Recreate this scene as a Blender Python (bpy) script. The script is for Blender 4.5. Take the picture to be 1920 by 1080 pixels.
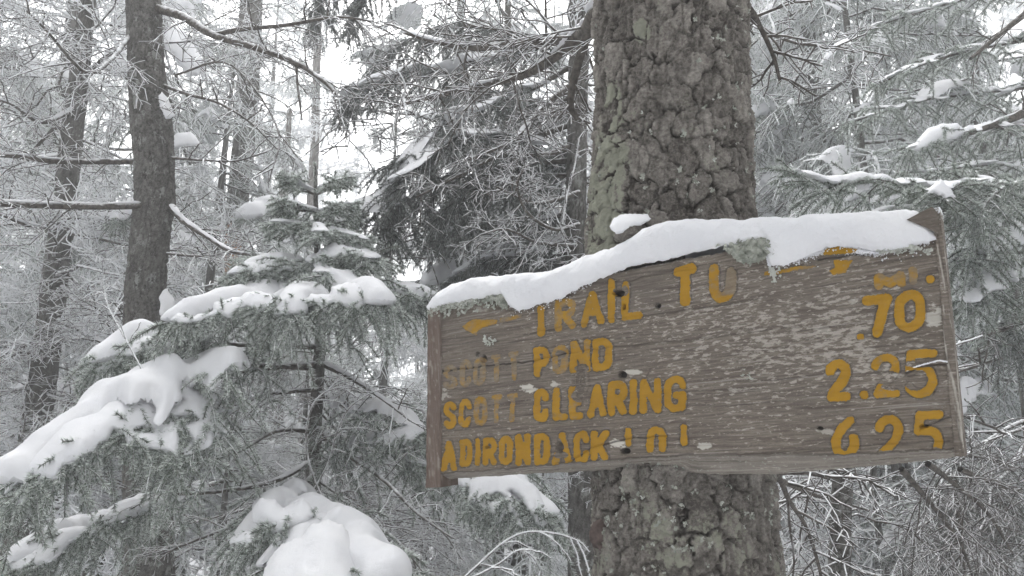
import bpy, math, random
import numpy as np

for o in list(bpy.data.objects):
    bpy.data.objects.remove(o)
SC = bpy.context.scene
C = SC.collection
rng = np.random.default_rng(11)
random.seed(11)
R = math.radians

# ------------------------------------------------------------------ camera, sky, sun, exposure
FPX, PITCH, EYE = 1450.0, R(12.0), 1.60          # focal length in pixels of the 1920 px photograph
cam_d = bpy.data.cameras.new('camera')
cam = bpy.data.objects.new('camera', cam_d)
C.objects.link(cam)
cam.location = (0, 0, EYE)
cam.rotation_euler = (R(90) + PITCH, 0, 0)
cam_d.sensor_width = 36.0
cam_d.lens = 36.0 * FPX / 1920.0
cam_d.clip_start, cam_d.clip_end = 0.05, 2000
SC.camera = cam

SUN_EL = R(56)
W = bpy.data.worlds.new('World')
SC.world = W
W.use_nodes = True
wt = W.node_tree
bg = wt.nodes['Background']
sky = wt.nodes.new('ShaderNodeTexSky')
sky.sky_type = 'NISHITA'
sky.sun_disc = False
sky.sun_elevation, sky.sun_rotation = SUN_EL, R(-20)
sky.air_density, sky.dust_density, sky.ozone_density = 1.0, 6.0, 1.0
hs = wt.nodes.new('ShaderNodeHueSaturation')
hs.inputs['Saturation'].default_value = 0.03
wt.links.new(sky.outputs[0], hs.inputs['Color'])
wt.links.new(hs.outputs[0], bg.inputs['Color'])
bg.inputs['Strength'].default_value = 0.15

sd = bpy.data.lights.new('sun', 'SUN')
sd.energy, sd.angle, sd.color = 1.0, R(30), (1.0, 0.98, 0.95)
sun = bpy.data.objects.new('sun', sd)
C.objects.link(sun)
sun.rotation_euler = (R(90) - SUN_EL, 0, R(200))
SC.view_settings.view_transform = 'Standard'
SC.view_settings.look = 'None'
SC.view_settings.exposure = 1.26
SC.view_settings.gamma = 1.0
SC.view_settings.use_curve_mapping = False
SC.cycles.use_denoising = True
SC.cycles.max_bounces = 8
SC.cycles.diffuse_bounces = 6
SC.cycles.volume_bounces = 3

# ------------------------------------------------------------------ camera geometry
CP = np.array([0, 0, EYE])
FW = np.array([0, math.cos(PITCH), math.sin(PITCH)])
UP = np.array([0, -math.sin(PITCH), math.cos(PITCH)])
RT = np.array([1.0, 0, 0])
nrm = lambda v: v / np.maximum(np.linalg.norm(v, axis=-1, keepdims=True), 1e-9)


def ray(u, v):
    u, v = np.asarray(u, float)[..., None], np.asarray(v, float)[..., None]
    return FW + RT * (u - 960) / FPX + UP * (540 - v) / FPX


def at(u, v, y):
    """the place seen at pixel (u, v) that stands y metres ahead"""
    r = ray(u, v)
    return CP + r * (np.asarray(y, float)[..., None] / r[..., 1:2])


def proj(p):
    q = np.asarray(p) - CP
    d = q @ FW
    d = np.where(d < 1e-3, 1e-3, d)
    return 960 + FPX * (q @ RT) / d, 540 - FPX * (q @ UP) / d, q @ FW


# ------------------------------------------------------------------ noise
def _h(x, y, z, seed):
    n = (x * 374761393 + y * 668265263 + z * 2147483647 + seed * 974634217) & 0xFFFFFFFF
    n = ((n ^ (n >> 13)) * 1274126177) & 0xFFFFFFFF
    n = ((n ^ (n >> 16)) * 2246822519) & 0xFFFFFFFF
    return ((n ^ (n >> 15)) & 0xFFFFFF) / float(0xFFFFFF)


def vnoise(x, y, z, seed=0):
    xi, yi, zi = (np.floor(a).astype(np.int64) for a in (x, y, z))
    fx, fy, fz = x - xi, y - yi, z - zi
    fx, fy, fz = (f * f * (3 - 2 * f) for f in (fx, fy, fz))
    out = 0
    for dx in (0, 1):
        for dy in (0, 1):
            for dz in (0, 1):
                w = (fx if dx else 1 - fx) * (fy if dy else 1 - fy) * (fz if dz else 1 - fz)
                out = out + w * _h(xi + dx, yi + dy, zi + dz, seed)
    return out


def fbm(x, y, z, oct=4, seed=0, gain=0.5):
    s, a, t = 0, 1.0, 0
    for o in range(oct):
        s = s + a * vnoise(x, y, z, seed + o * 17)
        t += a
        a *= gain
        x, y, z = x * 2.03, y * 2.03, z * 2.03
    return s / t


def cells(u, v, nu, seed=0):
    """cellular noise, u wraps after nu cells -> F1, F2, hash of the nearest cell, offset to its centre in v"""
    ui, vi = np.floor(u).astype(np.int64), np.floor(v).astype(np.int64)
    f1 = np.full(u.shape, 9.0)
    f2 = np.full(u.shape, 9.0)
    hid = np.zeros(u.shape)
    dv = np.zeros(u.shape)
    for a in (-1, 0, 1):
        for b in (-1, 0, 1):
            cu, cv = ui + a, vi + b
            k = np.mod(cu, nu)
            px = cu + 0.1 + 0.8 * _h(k, cv, np.zeros_like(k), seed)
            py = cv + 0.1 + 0.8 * _h(k, cv, np.ones_like(k), seed)
            d = np.hypot(px - u, py - v)
            near = d < f1
            f2 = np.where(near, f1, np.minimum(f2, d))
            hid = np.where(near, _h(k, cv, np.full_like(k, 2), seed), hid)
            dv = np.where(near, v - py, dv)
            f1 = np.where(near, d, f1)
    return f1, f2, hid, dv


sm = lambda a, b, x: (lambda t: t * t * (3 - 2 * t))(np.clip((x - a) / (b - a), 0, 1))


def blur2(a, s):
    n = int(max(1, min(math.ceil(3 * s), (min(a.shape) - 1) // 2)))
    k = np.exp(-0.5 * (np.arange(-n, n + 1) / s) ** 2)
    k /= k.sum()
    a = np.apply_along_axis(lambda r: np.convolve(r, k, 'same'), 0, a)
    return np.apply_along_axis(lambda r: np.convolve(r, k, 'same'), 1, a)


# ------------------------------------------------------------------ mesh building
class Geo:
    def __init__(s):
        s.V, s.F, s.A, s.n = [], [], [], 0      # faces: (array, material, smooth)

    def add(s, V, F, mat=0, frost=0.0, smooth=True):
        V = np.asarray(V, float).reshape(-1, 3)
        F = np.asarray(F, np.int64)
        s.V.append(V)
        s.A.append(np.broadcast_to(np.asarray(frost, float), (len(V),)))
        s.F.append((F + s.n, mat, smooth))
        s.n += len(V)

    def merge(s, g, fn=None, mat=None):
        for V, A in zip(g.V, g.A):
            s.V.append(fn(V) if fn else V)
            s.A.append(A)
        for F, m, sh in g.F:
            s.F.append((F + s.n, m if mat is None else mat, sh))
        s.n += g.n

    def points(s):
        return np.concatenate(s.V)

    def mesh(s, name, mats, extra=None):
        V = np.concatenate(s.V)
        me = bpy.data.meshes.new(name)
        me.vertices.add(len(V))
        me.vertices.foreach_set('co', V.ravel())
        li, st, mi, shd, pos = [], [], [], [], 0
        for F, m, sh in s.F:
            k = F.shape[1]
            li.append(F.ravel())
            st.append(pos + np.arange(len(F)) * k)
            pos += F.size
            mi.append(np.full(len(F), m))
            shd.append(np.full(len(F), sh))
        me.loops.add(pos)
        me.loops.foreach_set('vertex_index', np.concatenate(li).astype(np.int32))
        st = np.concatenate(st).astype(np.int32)
        me.polygons.add(len(st))
        me.polygons.foreach_set('loop_start', st)
        me.polygons.foreach_set('material_index', np.concatenate(mi).astype(np.int32))
        me.polygons.foreach_set('use_smooth', np.concatenate(shd).astype(bool))
        me.update(calc_edges=True)
        at_ = me.attributes.new('frost', 'FLOAT', 'POINT')
        at_.data.foreach_set('value', np.concatenate(s.A).astype(np.float32))
        for k, a in (extra or {}).items():
            at_ = me.attributes.new(k, 'FLOAT', 'POINT')
            at_.data.foreach_set('value', np.asarray(a, np.float32).ravel())
        for m in mats:
            me.materials.append(m)
        return me


def tag(o, label=None, cat=None, group=None, kind=None):
    for k, v in (('label', label), ('category', cat), ('group', group), ('kind', kind)):
        if v:
            o[k] = v
    return o


def obj(name, me, parent=None, loc=None):
    o = bpy.data.objects.new(name, me)
    C.objects.link(o)
    if parent is not None:
        o.parent = parent
    if loc is not None:
        o.location = loc
    return o


def empty(name, loc, label, cat, group=None):
    o = bpy.data.objects.new(name, None)
    C.objects.link(o)
    o.location = loc
    o.empty_display_size = 0.1
    return tag(o, label, cat, group)


def grid_faces(nr, nc, wrap=False):
    r = np.arange(nr - 1)[:, None]
    c = np.arange(nc if wrap else nc - 1)[None, :]
    a = r * nc + c
    b = r * nc + (c + 1) % nc
    return np.stack([a, b, b + nc, a + nc], -1).reshape(-1, 4)


def tubes(g, P, Rr, k=3, mat=0, frost=0.0):
    """P (N,m,3), Rr (N,m): N tapering tubes of k sides"""
    N, m, _ = P.shape
    T = nrm(np.gradient(P, axis=1))
    ref = np.where(np.abs(T[:, :1, 2:3]) > 0.85, np.array([1.0, 0.1, 0]), np.array([0.05, 0, 1.0]))
    U = nrm(np.cross(T, np.broadcast_to(ref, T.shape)))
    Vv = np.cross(T, U)
    a = np.arange(k) * 2 * math.pi / k + math.pi / 2
    ring = (U[:, :, None] * np.cos(a)[None, None, :, None] + Vv[:, :, None] * np.sin(a)[None, None, :, None])
    X = P[:, :, None] + ring * Rr[:, :, None, None]
    F = grid_faces(m, k, True)
    F = (F[None] + (np.arange(N) * m * k)[:, None, None]).reshape(-1, 4)
    g.add(X, F, mat, frost)


def along(P, idx, t):
    m = P.shape[1]
    x = t * (m - 1)
    i = np.minimum(x.astype(int), m - 2)
    f = (x - i)[:, None]
    a, b = P[idx, i], P[idx, i + 1]
    return a * (1 - f) + b * f, nrm(b - a)


def spawn(P, n, t0, t1, ang, length, m, droop=0.1, planar=0.0, wig=0.08, upref=(0, 0, 1.0), lift=0.0):
    """n children per parent curve; length(t) array fn; planar 1 = two ranks in the flat of the branch"""
    N = len(P)
    idx = np.repeat(np.arange(N), n)
    t = t0 + (t1 - t0) * ((np.tile(np.arange(n), N) + rng.random(N * n)) / n)
    pos, T = along(P, idx, t)
    side = nrm(np.cross(T, np.asarray(upref)) + 1e-6)
    nor = np.cross(side, T)
    sgn = np.where((np.tile(np.arange(n), N) % 2) == 0, 1.0, -1.0)
    phi_r = rng.random(N * n) * 2 * math.pi
    phi_p = np.where(sgn > 0, 0, math.pi) + rng.normal(0, 0.35, N * n)
    pl = rng.random(N * n) < planar
    phi = np.where(pl, phi_p, phi_r)
    perp = side * np.cos(phi)[:, None] + nor * np.sin(phi)[:, None]
    A = np.radians(ang + rng.normal(0, 9, N * n))[:, None]
    D = nrm(T * np.cos(A) + perp * np.sin(A) + np.array([0, 0, lift]))
    L = length(t) * (0.65 + 0.6 * rng.random(N * n))
    s = np.linspace(0, 1, m)[None, :, None]
    Q = pos[:, None] + D[:, None] * (L[:, None, None] * s)
    Q = Q + np.array([0, 0, -1.0]) * (droop * L[:, None, None] * s ** 2)
    w = rng.normal(0, 1, (N * n, m, 3)) * wig * L[:, None, None] * s
    Q = Q + np.cumsum(w, axis=1) * 0.6
    return Q, t


def needles(g, P, dens, ln, wd, mat=1, frost=(0.3, 0.9), fwd=0.6, t0=0.0, upbias=0.0):
    seg = np.linalg.norm(np.diff(P, axis=1), axis=2).sum(1)
    cnt = np.maximum(1, (seg * dens * (1 - t0)).astype(int))
    idx = np.repeat(np.arange(len(P)), cnt)
    n = len(idx)
    t = t0 + (1 - t0) * rng.random(n)
    pos, T = along(P, idx, t)
    rad = rng.normal(0, 1, (n, 3))
    rad[:, 2] += upbias
    rad = nrm(rad - T * (rad * T).sum(1, keepdims=True))
    D = nrm(T * fwd + rad * (0.9 - 0.3 * t[:, None]))
    L = ln * (0.7 + 0.6 * rng.random(n))[:, None]
    S = nrm(np.cross(D, rng.normal(0, 1, (n, 3)))) * (wd * 0.5)
    V = np.stack([pos - S, pos + S, pos + D * L], 1)
    fr = frost[0] + (frost[1] - frost[0]) * rng.random(n)
    up = np.clip(0.65 + 0.35 * rad[:, 2], 0, 1)
    fr3 = np.stack([fr * 0.16 * up, fr * 0.16 * up, fr * up * 1.6], 1)
    g.add(V, np.arange(3 * n).reshape(-1, 3), mat, fr3.ravel(), smooth=False)


def snow_pad(g, pts, cell, sig, thr, thick, mat=2, sink=0.3, keep=0.0, seed=0, rough=0.25, broad=3.0):
    """snow lying on a cloud of shoots: thin fingers along the shoots, thick where they crowd, closed below"""
    lo = pts[:, :2].min(0) - cell * 8
    hi = pts[:, :2].max(0) + cell * 8
    n = np.ceil((hi - lo) / cell).astype(int) + 1
    ij = np.round((pts[:, :2] - lo) / cell).astype(int)
    flat = ij[:, 0] * n[1] + ij[:, 1]
    cnt = np.bincount(flat, minlength=n[0] * n[1]).reshape(n)
    zs = np.bincount(flat, weights=pts[:, 2], minlength=n[0] * n[1]).reshape(n)
    occ = (cnt > 0).astype(float)
    w = blur2(occ, sig * 1.5)
    zz = np.where(cnt > 0, zs / np.maximum(cnt, 1), 0)
    Z = blur2(zz * occ, sig * 1.5) / np.maximum(w, 1e-4)
    wl = blur2(occ, sig * 5)
    Zl = blur2(zz * occ, sig * 5) / np.maximum(wl, 1e-4)
    Z = np.maximum(Z, Zl - thick * .6)
    Z = .5 * Z + .5 * blur2(Z * (w > 1e-3), sig * 1.5) / np.maximum(blur2((w > 1e-3).astype(float), sig * 1.5), 1e-4)
    d = blur2(occ, sig)
    d2 = blur2(np.minimum(d / max(thr, 1e-3), 1.5), sig * broad)
    X, Y = np.meshgrid(lo[0] + np.arange(n[0]) * cell, lo[1] + np.arange(n[1]) * cell, indexing='ij')
    nz = fbm(X / (cell * 13), Y / (cell * 13), np.full_like(X, seed + 0.5), 2, seed)
    ms = max(n) * cell
    f = d - thr - 0.20 * (nz - 0.5) - keep * (fbm(X / (ms * .16), Y / (ms * .16), np.full_like(X, 3.3), 2, seed + 5) - 0.40)
    f = f / max(np.percentile(f[f > 0], 90) if (f > 0).any() else 1, 1e-3)
    e = np.clip(f, 0, 1.0)
    rim = np.sqrt(1 - (1 - e) ** 2)
    inner = blur2((f > 0).astype(float), sig * broad * .8)
    th = thick * rim * (0.42 + 0.85 * np.clip(inner * 1.5 - .45, 0, 1)) * (1 - rough + 2 * rough * nz)
    nz2 = vnoise(X / (cell * 3.5), Y / (cell * 3.5), np.full_like(X, 9.1), seed + 9)
    th = blur2(th, .9)
    top = Z + th * (1 + 0.05 * (nz2 - 0.5))
    bot = Z - th * sink
    use = f > 0
    q = use[:-1, :-1] | use[1:, :-1] | use[1:, 1:] | use[:-1, 1:]
    a = np.arange(n[0] * n[1]).reshape(n)
    quads = np.stack([a[:-1, :-1], a[1:, :-1], a[1:, 1:], a[:-1, 1:]], -1)[q]
    if len(quads) == 0:
        return
    used = np.unique(quads)
    mp = np.full(n[0] * n[1], -1)
    mp[used] = np.arange(len(used))
    quads = mp[quads]
    XY = np.stack([X.ravel()[used], Y.ravel()[used]], 1)
    gx, gy = np.gradient(f, cell)
    gl = np.maximum(np.hypot(gx, gy), 1e-6)
    out = f.ravel()[used] <= 0
    sh = np.clip(-f / gl, 0, cell * 0.9).ravel()[used] * out
    XY = XY + np.stack([(gx / gl).ravel()[used] * sh, (gy / gl).ravel()[used] * sh], 1)
    # even out the rim
    ed = np.sort(np.concatenate([quads[:, [0, 1]], quads[:, [1, 2]], quads[:, [2, 3]], quads[:, [3, 0]]]), 1)
    key, c_ = np.unique(ed[:, 0] * len(used) + ed[:, 1], return_counts=True)
    be = np.stack([key[c_ == 1] // len(used), key[c_ == 1] % len(used)], 1)
    for _ in range(3):
        sm_, k_ = np.zeros_like(XY), np.zeros(len(XY))
        for p_, r_ in ((0, 1), (1, 0)):
            np.add.at(sm_, be[:, p_], XY[be[:, r_]])
            np.add.at(k_, be[:, p_], 1)
        bb = k_ > 0
        XY[bb] = .4 * XY[bb] + .6 * sm_[bb] / k_[bb, None]
    V1 = np.concatenate([XY, top.ravel()[used][:, None]], 1)
    V2 = np.concatenate([XY, bot.ravel()[used][:, None]], 1)
    k = len(used)
    V = np.concatenate([V1, np.where(out[:, None], V1, V2)])
    g.add(V, np.concatenate([quads, quads[:, ::-1] + k]), mat, 1.0)


# ------------------------------------------------------------------ materials
def mat(name, rough=0.8):
    m = bpy.data.materials.new(name)
    m.use_nodes = True
    b = m.node_tree.nodes['Principled BSDF']
    b.inputs['Roughness'].default_value = rough
    b.inputs['Specular IOR Level'].default_value = 0.12
    return m, m.node_tree, b


def nd(t, typ, **kw):
    n = t.nodes.new(typ)
    for k, v in kw.items():
        setattr(n, k, v)
    return n


def noise(t, scale, detail=4, vec=None, rough=0.6):
    n = nd(t, 'ShaderNodeTexNoise')
    n.inputs['Scale'].default_value = scale
    n.inputs['Detail'].default_value = detail
    n.inputs['Roughness'].default_value = rough
    if vec is not None:
        t.links.new(vec, n.inputs['Vector'])
    return n.outputs['Fac']


def math_(t, op, a, b=0.0, clamp=False):
    n = nd(t, 'ShaderNodeMath', operation=op)
    n.use_clamp = clamp
    for i, x in enumerate((a, b)):
        if isinstance(x, (int, float)):
            n.inputs[i].default_value = x
        else:
            t.links.new(x, n.inputs[i])
    return n.outputs[0]


def ramp(t, f, *stops):
    n = nd(t, 'ShaderNodeValToRGB')
    e = n.color_ramp.elements
    while len(e) < len(stops):
        e.new(0.5)
    for el, (p, c) in zip(e, stops):
        el.position = p
        el.color = (*c, 1) if isinstance(c, tuple) else (c, c, c, 1)
    t.links.new(f, n.inputs[0])
    return n.outputs[0]


def mix(t, f, a, b):
    n = nd(t, 'ShaderNodeMix', data_type='RGBA')
    if isinstance(f, (int, float)):
        n.inputs[0].default_value = f
    else:
        t.links.new(f, n.inputs[0])
    for i, x in ((6, a), (7, b)):
        if isinstance(x, tuple):
            n.inputs[i].default_value = (*x, 1)
        else:
            t.links.new(x, n.inputs[i])
    return n.outputs[2]


def attr(t, name):
    n = nd(t, 'ShaderNodeAttribute', attribute_name=name)
    return n.outputs['Fac']


def objvec(t):
    return nd(t, 'ShaderNodeTexCoord').outputs['Object']


def normz(t):
    g = nd(t, 'ShaderNodeNewGeometry')
    s = nd(t, 'ShaderNodeSeparateXYZ')
    t.links.new(g.outputs['Normal'], s.inputs[0])
    return s.outputs[2], g.outputs['Position']


def bump(t, b, h, strength, dist):
    n = nd(t, 'ShaderNodeBump')
    n.inputs['Strength'].default_value = strength
    n.inputs['Distance'].default_value = dist
    t.links.new(h, n.inputs['Height'])
    t.links.new(n.outputs[0], b.inputs['Normal'])


SNOWC = (0.74, 0.75, 0.78)
RIMEC = (0.87, 0.88, 0.895)


def m_snow():
    m, t, b = mat('snow', 0.7)
    v = objvec(t)
    c = ramp(t, noise(t, 9, 3, v), (0.3, (0.655, 0.66, 0.685)), (0.7, (0.725, 0.727, 0.742)))
    t.links.new(c, b.inputs['Base Color'])
    h = math_(t, 'ADD', noise(t, 420, 3, v, 0.7), math_(t, 'MULTIPLY', noise(t, 60, 3, v), 1.2))
    bump(t, b, h, 0.55, 0.003)
    return m


def m_twig():
    m, t, b = mat('rimed_twig_bark', 0.85)
    v = objvec(t)
    nz, pos = normz(t)
    n1 = noise(t, 26, 4, v)
    bark = ramp(t, noise(t, 60, 3, v), (0.3, (0.045, 0.040, 0.036)), (0.7, (0.15, 0.135, 0.12)))
    f = math_(t, 'ADD', math_(t, 'MULTIPLY', nz, 0.55), math_(t, 'MULTIPLY', math_(t, 'SUBTRACT', n1, 0.5), 1.3))
    f = math_(t, 'ADD', f, math_(t, 'SUBTRACT', math_(t, 'MULTIPLY', attr(t, 'frost'), 1.7), 0.66))
    f = math_(t, 'MULTIPLY', f, 1.8, True)
    t.links.new(mix(t, f, bark, RIMEC), b.inputs['Base Color'])
    bump(t, b, noise(t, 300, 2, v), 0.5, 0.003)
    return m


def m_needle(name, dark, lite):
    m, t, b = mat(name, 0.6)
    v = objvec(t)
    g = ramp(t, noise(t, 5, 2, v), (0.3, dark), (0.7, lite))
    f = math_(t, 'MULTIPLY', attr(t, 'frost'), 1.0, True)
    t.links.new(mix(t, f, g, (0.84, 0.88, 0.85)), b.inputs['Base Color'])
    b.inputs['Specular IOR Level'].default_value = 0.2
    return m


def m_bark(name, c0, c1, lich=(0.32, 0.325, 0.26), scale=1.0):
    """attributes: tone (plate tone), groove, lichen"""
    m, t, b = mat(name, 0.9)
    v = objvec(t)
    n = noise(t, 55 * scale, 6, v, 0.7)
    n2 = noise(t, 190 * scale, 3, v, 0.7)
    tone = math_(t, 'ADD', math_(t, 'ADD', math_(t, 'MULTIPLY', attr(t, 'tone'), 0.26), 0.15), math_(t, 'MULTIPLY', n, 0.66))
    tone = math_(t, 'ADD', math_(t, 'SUBTRACT', tone, 0.42), math_(t, 'MULTIPLY', n2, 0.48))
    c = ramp(t, tone, (0.25, c0), (0.75, c1))
    c = mix(t, math_(t, 'MULTIPLY', attr(t, 'groove'), 0.95, True), c, (0.030, 0.024, 0.020))
    lm = math_(t, 'ADD', attr(t, 'lichen'), math_(t, 'MULTIPLY', math_(t, 'SUBTRACT', noise(t, 85 * scale, 6, v, 0.8), 0.5), 1.5))
    lm = math_(t, 'MULTIPLY', math_(t, 'SUBTRACT', lm, 0.42), 5.0, True)
    c = mix(t, lm, c, mix(t, noise(t, 30, 3, v), tuple(x * 0.72 for x in lich), tuple(min(1, x * 1.25) for x in lich)))
    c = mix(t, math_(t, 'MULTIPLY', math_(t, 'SUBTRACT', math_(t, 'ADD', attr(t, 'frost'), math_(t, 'MULTIPLY', noise(t, 210 * scale, 3, v), 0.5)), 0.72), 6.0, True), c, RIMEC)
    t.links.new(c, b.inputs['Base Color'])
    bump(t, b, noise(t, 200 * scale, 5, v, 0.8), 1.0, 0.006)
    return m


def m_wood(name, dark=0.0, vertical=False):
    """grey weathered board: object x runs along the grain; attributes peel, groove (cracks, holes, painted shadow round letters), lichen"""
    m, t, b = mat(name, 0.85)
    v = objvec(t)
    mp = nd(t, 'ShaderNodeMapping')
    mp.inputs['Scale'].default_value = (40, 1.6, 40) if vertical else (1.6, 30, 30)
    t.links.new(v, mp.inputs[0])
    gr = noise(t, 9, 6, mp.outputs[0], 0.7)
    mp2 = nd(t, 'ShaderNodeMapping')
    mp2.inputs['Scale'].default_value = (26, 9, 26) if vertical else (9, 24, 24)
    t.links.new(v, mp2.inputs[0])
    bl = noise(t, 7, 5, mp2.outputs[0], 0.65)
    c = ramp(t, gr, (0.27, (0.074, 0.059, 0.048)), (0.5, (0.158, 0.134, 0.111)), (0.74, (0.28, 0.25, 0.217)))
    big = noise(t, 4.5, 4, v)
    c = mix(t, math_(t, 'MULTIPLY', math_(t, 'SUBTRACT', big, 0.42), 2.6, True), c, mix(t, gr, (0.085, 0.070, 0.058), (0.165, 0.145, 0.125)))
    sp = math_(t, 'MULTIPLY', math_(t, 'SUBTRACT', math_(t, 'ADD', bl, math_(t, 'ADD', math_(t, 'MULTIPLY', math_(t, 'SUBTRACT', big, 0.5), -0.25), math_(t, 'MULTIPLY', attr(t, 'flaky'), 0.10))), 0.60), 13.0, True)
    c = mix(t, math_(t, 'MULTIPLY', sp, 0.85), c, (0.37, 0.34, 0.30))
    dk = math_(t, 'MULTIPLY', math_(t, 'SUBTRACT', noise(t, 26, 4, mp2.outputs[0], 0.7), 0.56), 9.0, True)
    c = mix(t, math_(t, 'MULTIPLY', dk, 0.6), c, (0.075, 0.064, 0.058))
    mp3 = nd(t, 'ShaderNodeMapping')
    mp3.inputs['Scale'].default_value = (70, .9, 70) if vertical else (.9, 70, 70)
    t.links.new(v, mp3.inputs[0])
    sk = math_(t, 'MULTIPLY', math_(t, 'SUBTRACT', noise(t, 3.0, 3, mp3.outputs[0], 0.6), 0.60), 10.0, True)
    c = mix(t, math_(t, 'MULTIPLY', sk, 0.55), c, (0.33, 0.31, 0.285))
    st = math_(t, 'MULTIPLY', math_(t, 'SUBTRACT', noise(t, 3.2, 5, v, 0.7), 0.53), 5.0, True)
    c = mix(t, math_(t, 'MULTIPLY', st, 0.45), c, mix(t, gr, (0.05, 0.040, 0.032), (0.13, 0.105, 0.085)))
    c = mix(t, math_(t, 'MULTIPLY', attr(t, 'peel'), 1.0, True), c, (0.50, 0.48, 0.43))
    c = mix(t, math_(t, 'MULTIPLY', attr(t, 'groove'), 0.85, True), c, (0.03, 0.024, 0.02))
    lm = math_(t, 'MULTIPLY', math_(t, 'SUBTRACT', math_(t, 'ADD', attr(t, 'lichen'), math_(t, 'MULTIPLY', math_(t, 'SUBTRACT', noise(t, 160, 4, v, 0.7), 0.5), 1.3)), 0.5), 5.0, True)
    c = mix(t, lm, c, (0.34, 0.36, 0.31))
    if dark:
        c = mix(t, dark, c, (0.13, 0.085, 0.07))
    fr = math_(t, 'MULTIPLY', math_(t, 'SUBTRACT', math_(t, 'ADD', attr(t, 'frost'), math_(t, 'MULTIPLY', math_(t, 'SUBTRACT', noise(t, 330, 3, v), 0.5), 1.4)), 0.5), 5.0, True)
    c = mix(t, fr, c, SNOWC)
    t.links.new(c, b.inputs['Base Color'])
    bump(t, b, math_(t, 'ADD', gr, math_(t, 'MULTIPLY', noise(t, 400, 3, v), 0.5)), 0.6, 0.002)
    return m


def m_paint():
    """yellow paint; attribute fade 0 = sound, 1 = worn off to the grey wood"""
    m, t, b = mat('yellow_sign_paint', 0.55)
    v = objvec(t)
    mp = nd(t, 'ShaderNodeMapping')
    mp.inputs['Scale'].default_value = (6, 24, 20)
    t.links.new(v, mp.inputs[0])
    n = noise(t, 8, 6, mp.outputs[0], 0.7)
    c = ramp(t, noise(t, 22, 4, v), (0.3, (0.275, 0.150, 0.010)), (0.7, (0.35, 0.195, 0.015)))
    wd = ramp(t, n, (0.3, (0.11, 0.09, 0.07)), (0.7, (0.24, 0.21, 0.17)))
    f = math_(t, 'ADD', attr(t, 'fade'), math_(t, 'MULTIPLY', math_(t, 'SUBTRACT', noise(t, 90, 5, v, 0.75), 0.5), 1.1))
    f = math_(t, 'MULTIPLY', math_(t, 'SUBTRACT', f, 0.30), 1.6, True)
    c = mix(t, math_(t, 'MINIMUM', f, 0.88), c, wd)
    ck = math_(t, 'MULTIPLY', math_(t, 'SUBTRACT', noise(t, 14, 6, mp.outputs[0], 0.8), 0.66), 12.0, True)
    c = mix(t, math_(t, 'MULTIPLY', ck, 0.7), c, (0.10, 0.07, 0.04))
    t.links.new(c, b.inputs['Base Color'])
    bump(t, b, n, 0.4, 0.001)
    return m


def m_flat(name, c0, c1, sc=40, rough=0.85):
    m, t, b = mat(name, rough)
    t.links.new(ramp(t, noise(t, sc, 4, objvec(t)), (0.3, c0), (0.7, c1)), b.inputs['Base Color'])
    return m


SNOW, TWIG = m_snow(), m_twig()
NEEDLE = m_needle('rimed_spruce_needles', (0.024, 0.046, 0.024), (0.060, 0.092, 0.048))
NEEDLE_DK = m_needle('dark_spruce_needles', (0.020, 0.028, 0.022), (0.042, 0.052, 0.042))  # darker green needle colour for the dark boughs
BARK_MAIN = m_bark('scaly_spruce_bark', (0.100, 0.089, 0.079), (0.49, 0.455, 0.41))
BARK_GREY = m_bark('grey_lichen_bark', (0.082, 0.078, 0.071), (0.285, 0.275, 0.255), (0.28, 0.285, 0.265), 1.7)
BARK_PALE = m_bark('pale_snag_wood', (0.16, 0.15, 0.14), (0.36, 0.34, 0.32), (0.30, 0.30, 0.28))
WOOD = m_wood('weathered_sign_board')
WOOD_END = m_wood('brown_end_board', 0.45, True)
PAINT = m_paint()
LICHEN = m_flat('pale_leafy_lichen', (0.20, 0.215, 0.18), (0.46, 0.47, 0.42), 70)
LICHEN_W = m_flat('white_frosted_lichen', (0.36, 0.375, 0.33), (0.55, 0.56, 0.52), 90)
REDWOOD = m_flat('torn_reddish_wood', (0.30, 0.17, 0.11), (0.46, 0.30, 0.21), 30)
RESIN = m_flat('dark_red_burl_bark', (0.045, 0.034, 0.031), (0.12, 0.092, 0.082), 90)

# ------------------------------------------------------------------ ground, haze
def build_ground():
    n = 150
    e = np.linspace(-1, 1, n)
    X, Y = np.meshgrid(np.sign(e) * np.abs(e) ** 1.8 * 90, np.sign(e) * np.abs(e) ** 1.8 * 90 + 6, indexing='ij')
    Z = ground_z(X, Y)
    g = Geo()
    g.add(np.stack([X, Y, Z], -1), grid_faces(n, n), 0, 1.0)
    o = obj('ground', g.mesh('ground', [SNOW]))
    tag(o, 'uneven snow covered forest floor', None, None, 'structure')


def ground_z(X, Y):
    X, Y = np.asarray(X, float), np.asarray(Y, float)
    base = 0.075 * np.clip(Y - 4, 0, 40) + 0.02 * np.clip(Y - 44, 0, 400)
    return base - 0.15 + 0.35 * (fbm(X / 2.7, Y / 2.7, np.full_like(X, 0.3), 3, 5) - 0.5) * np.clip(60 / (np.hypot(X, Y) + 1), 0, 1)


build_ground()


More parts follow.
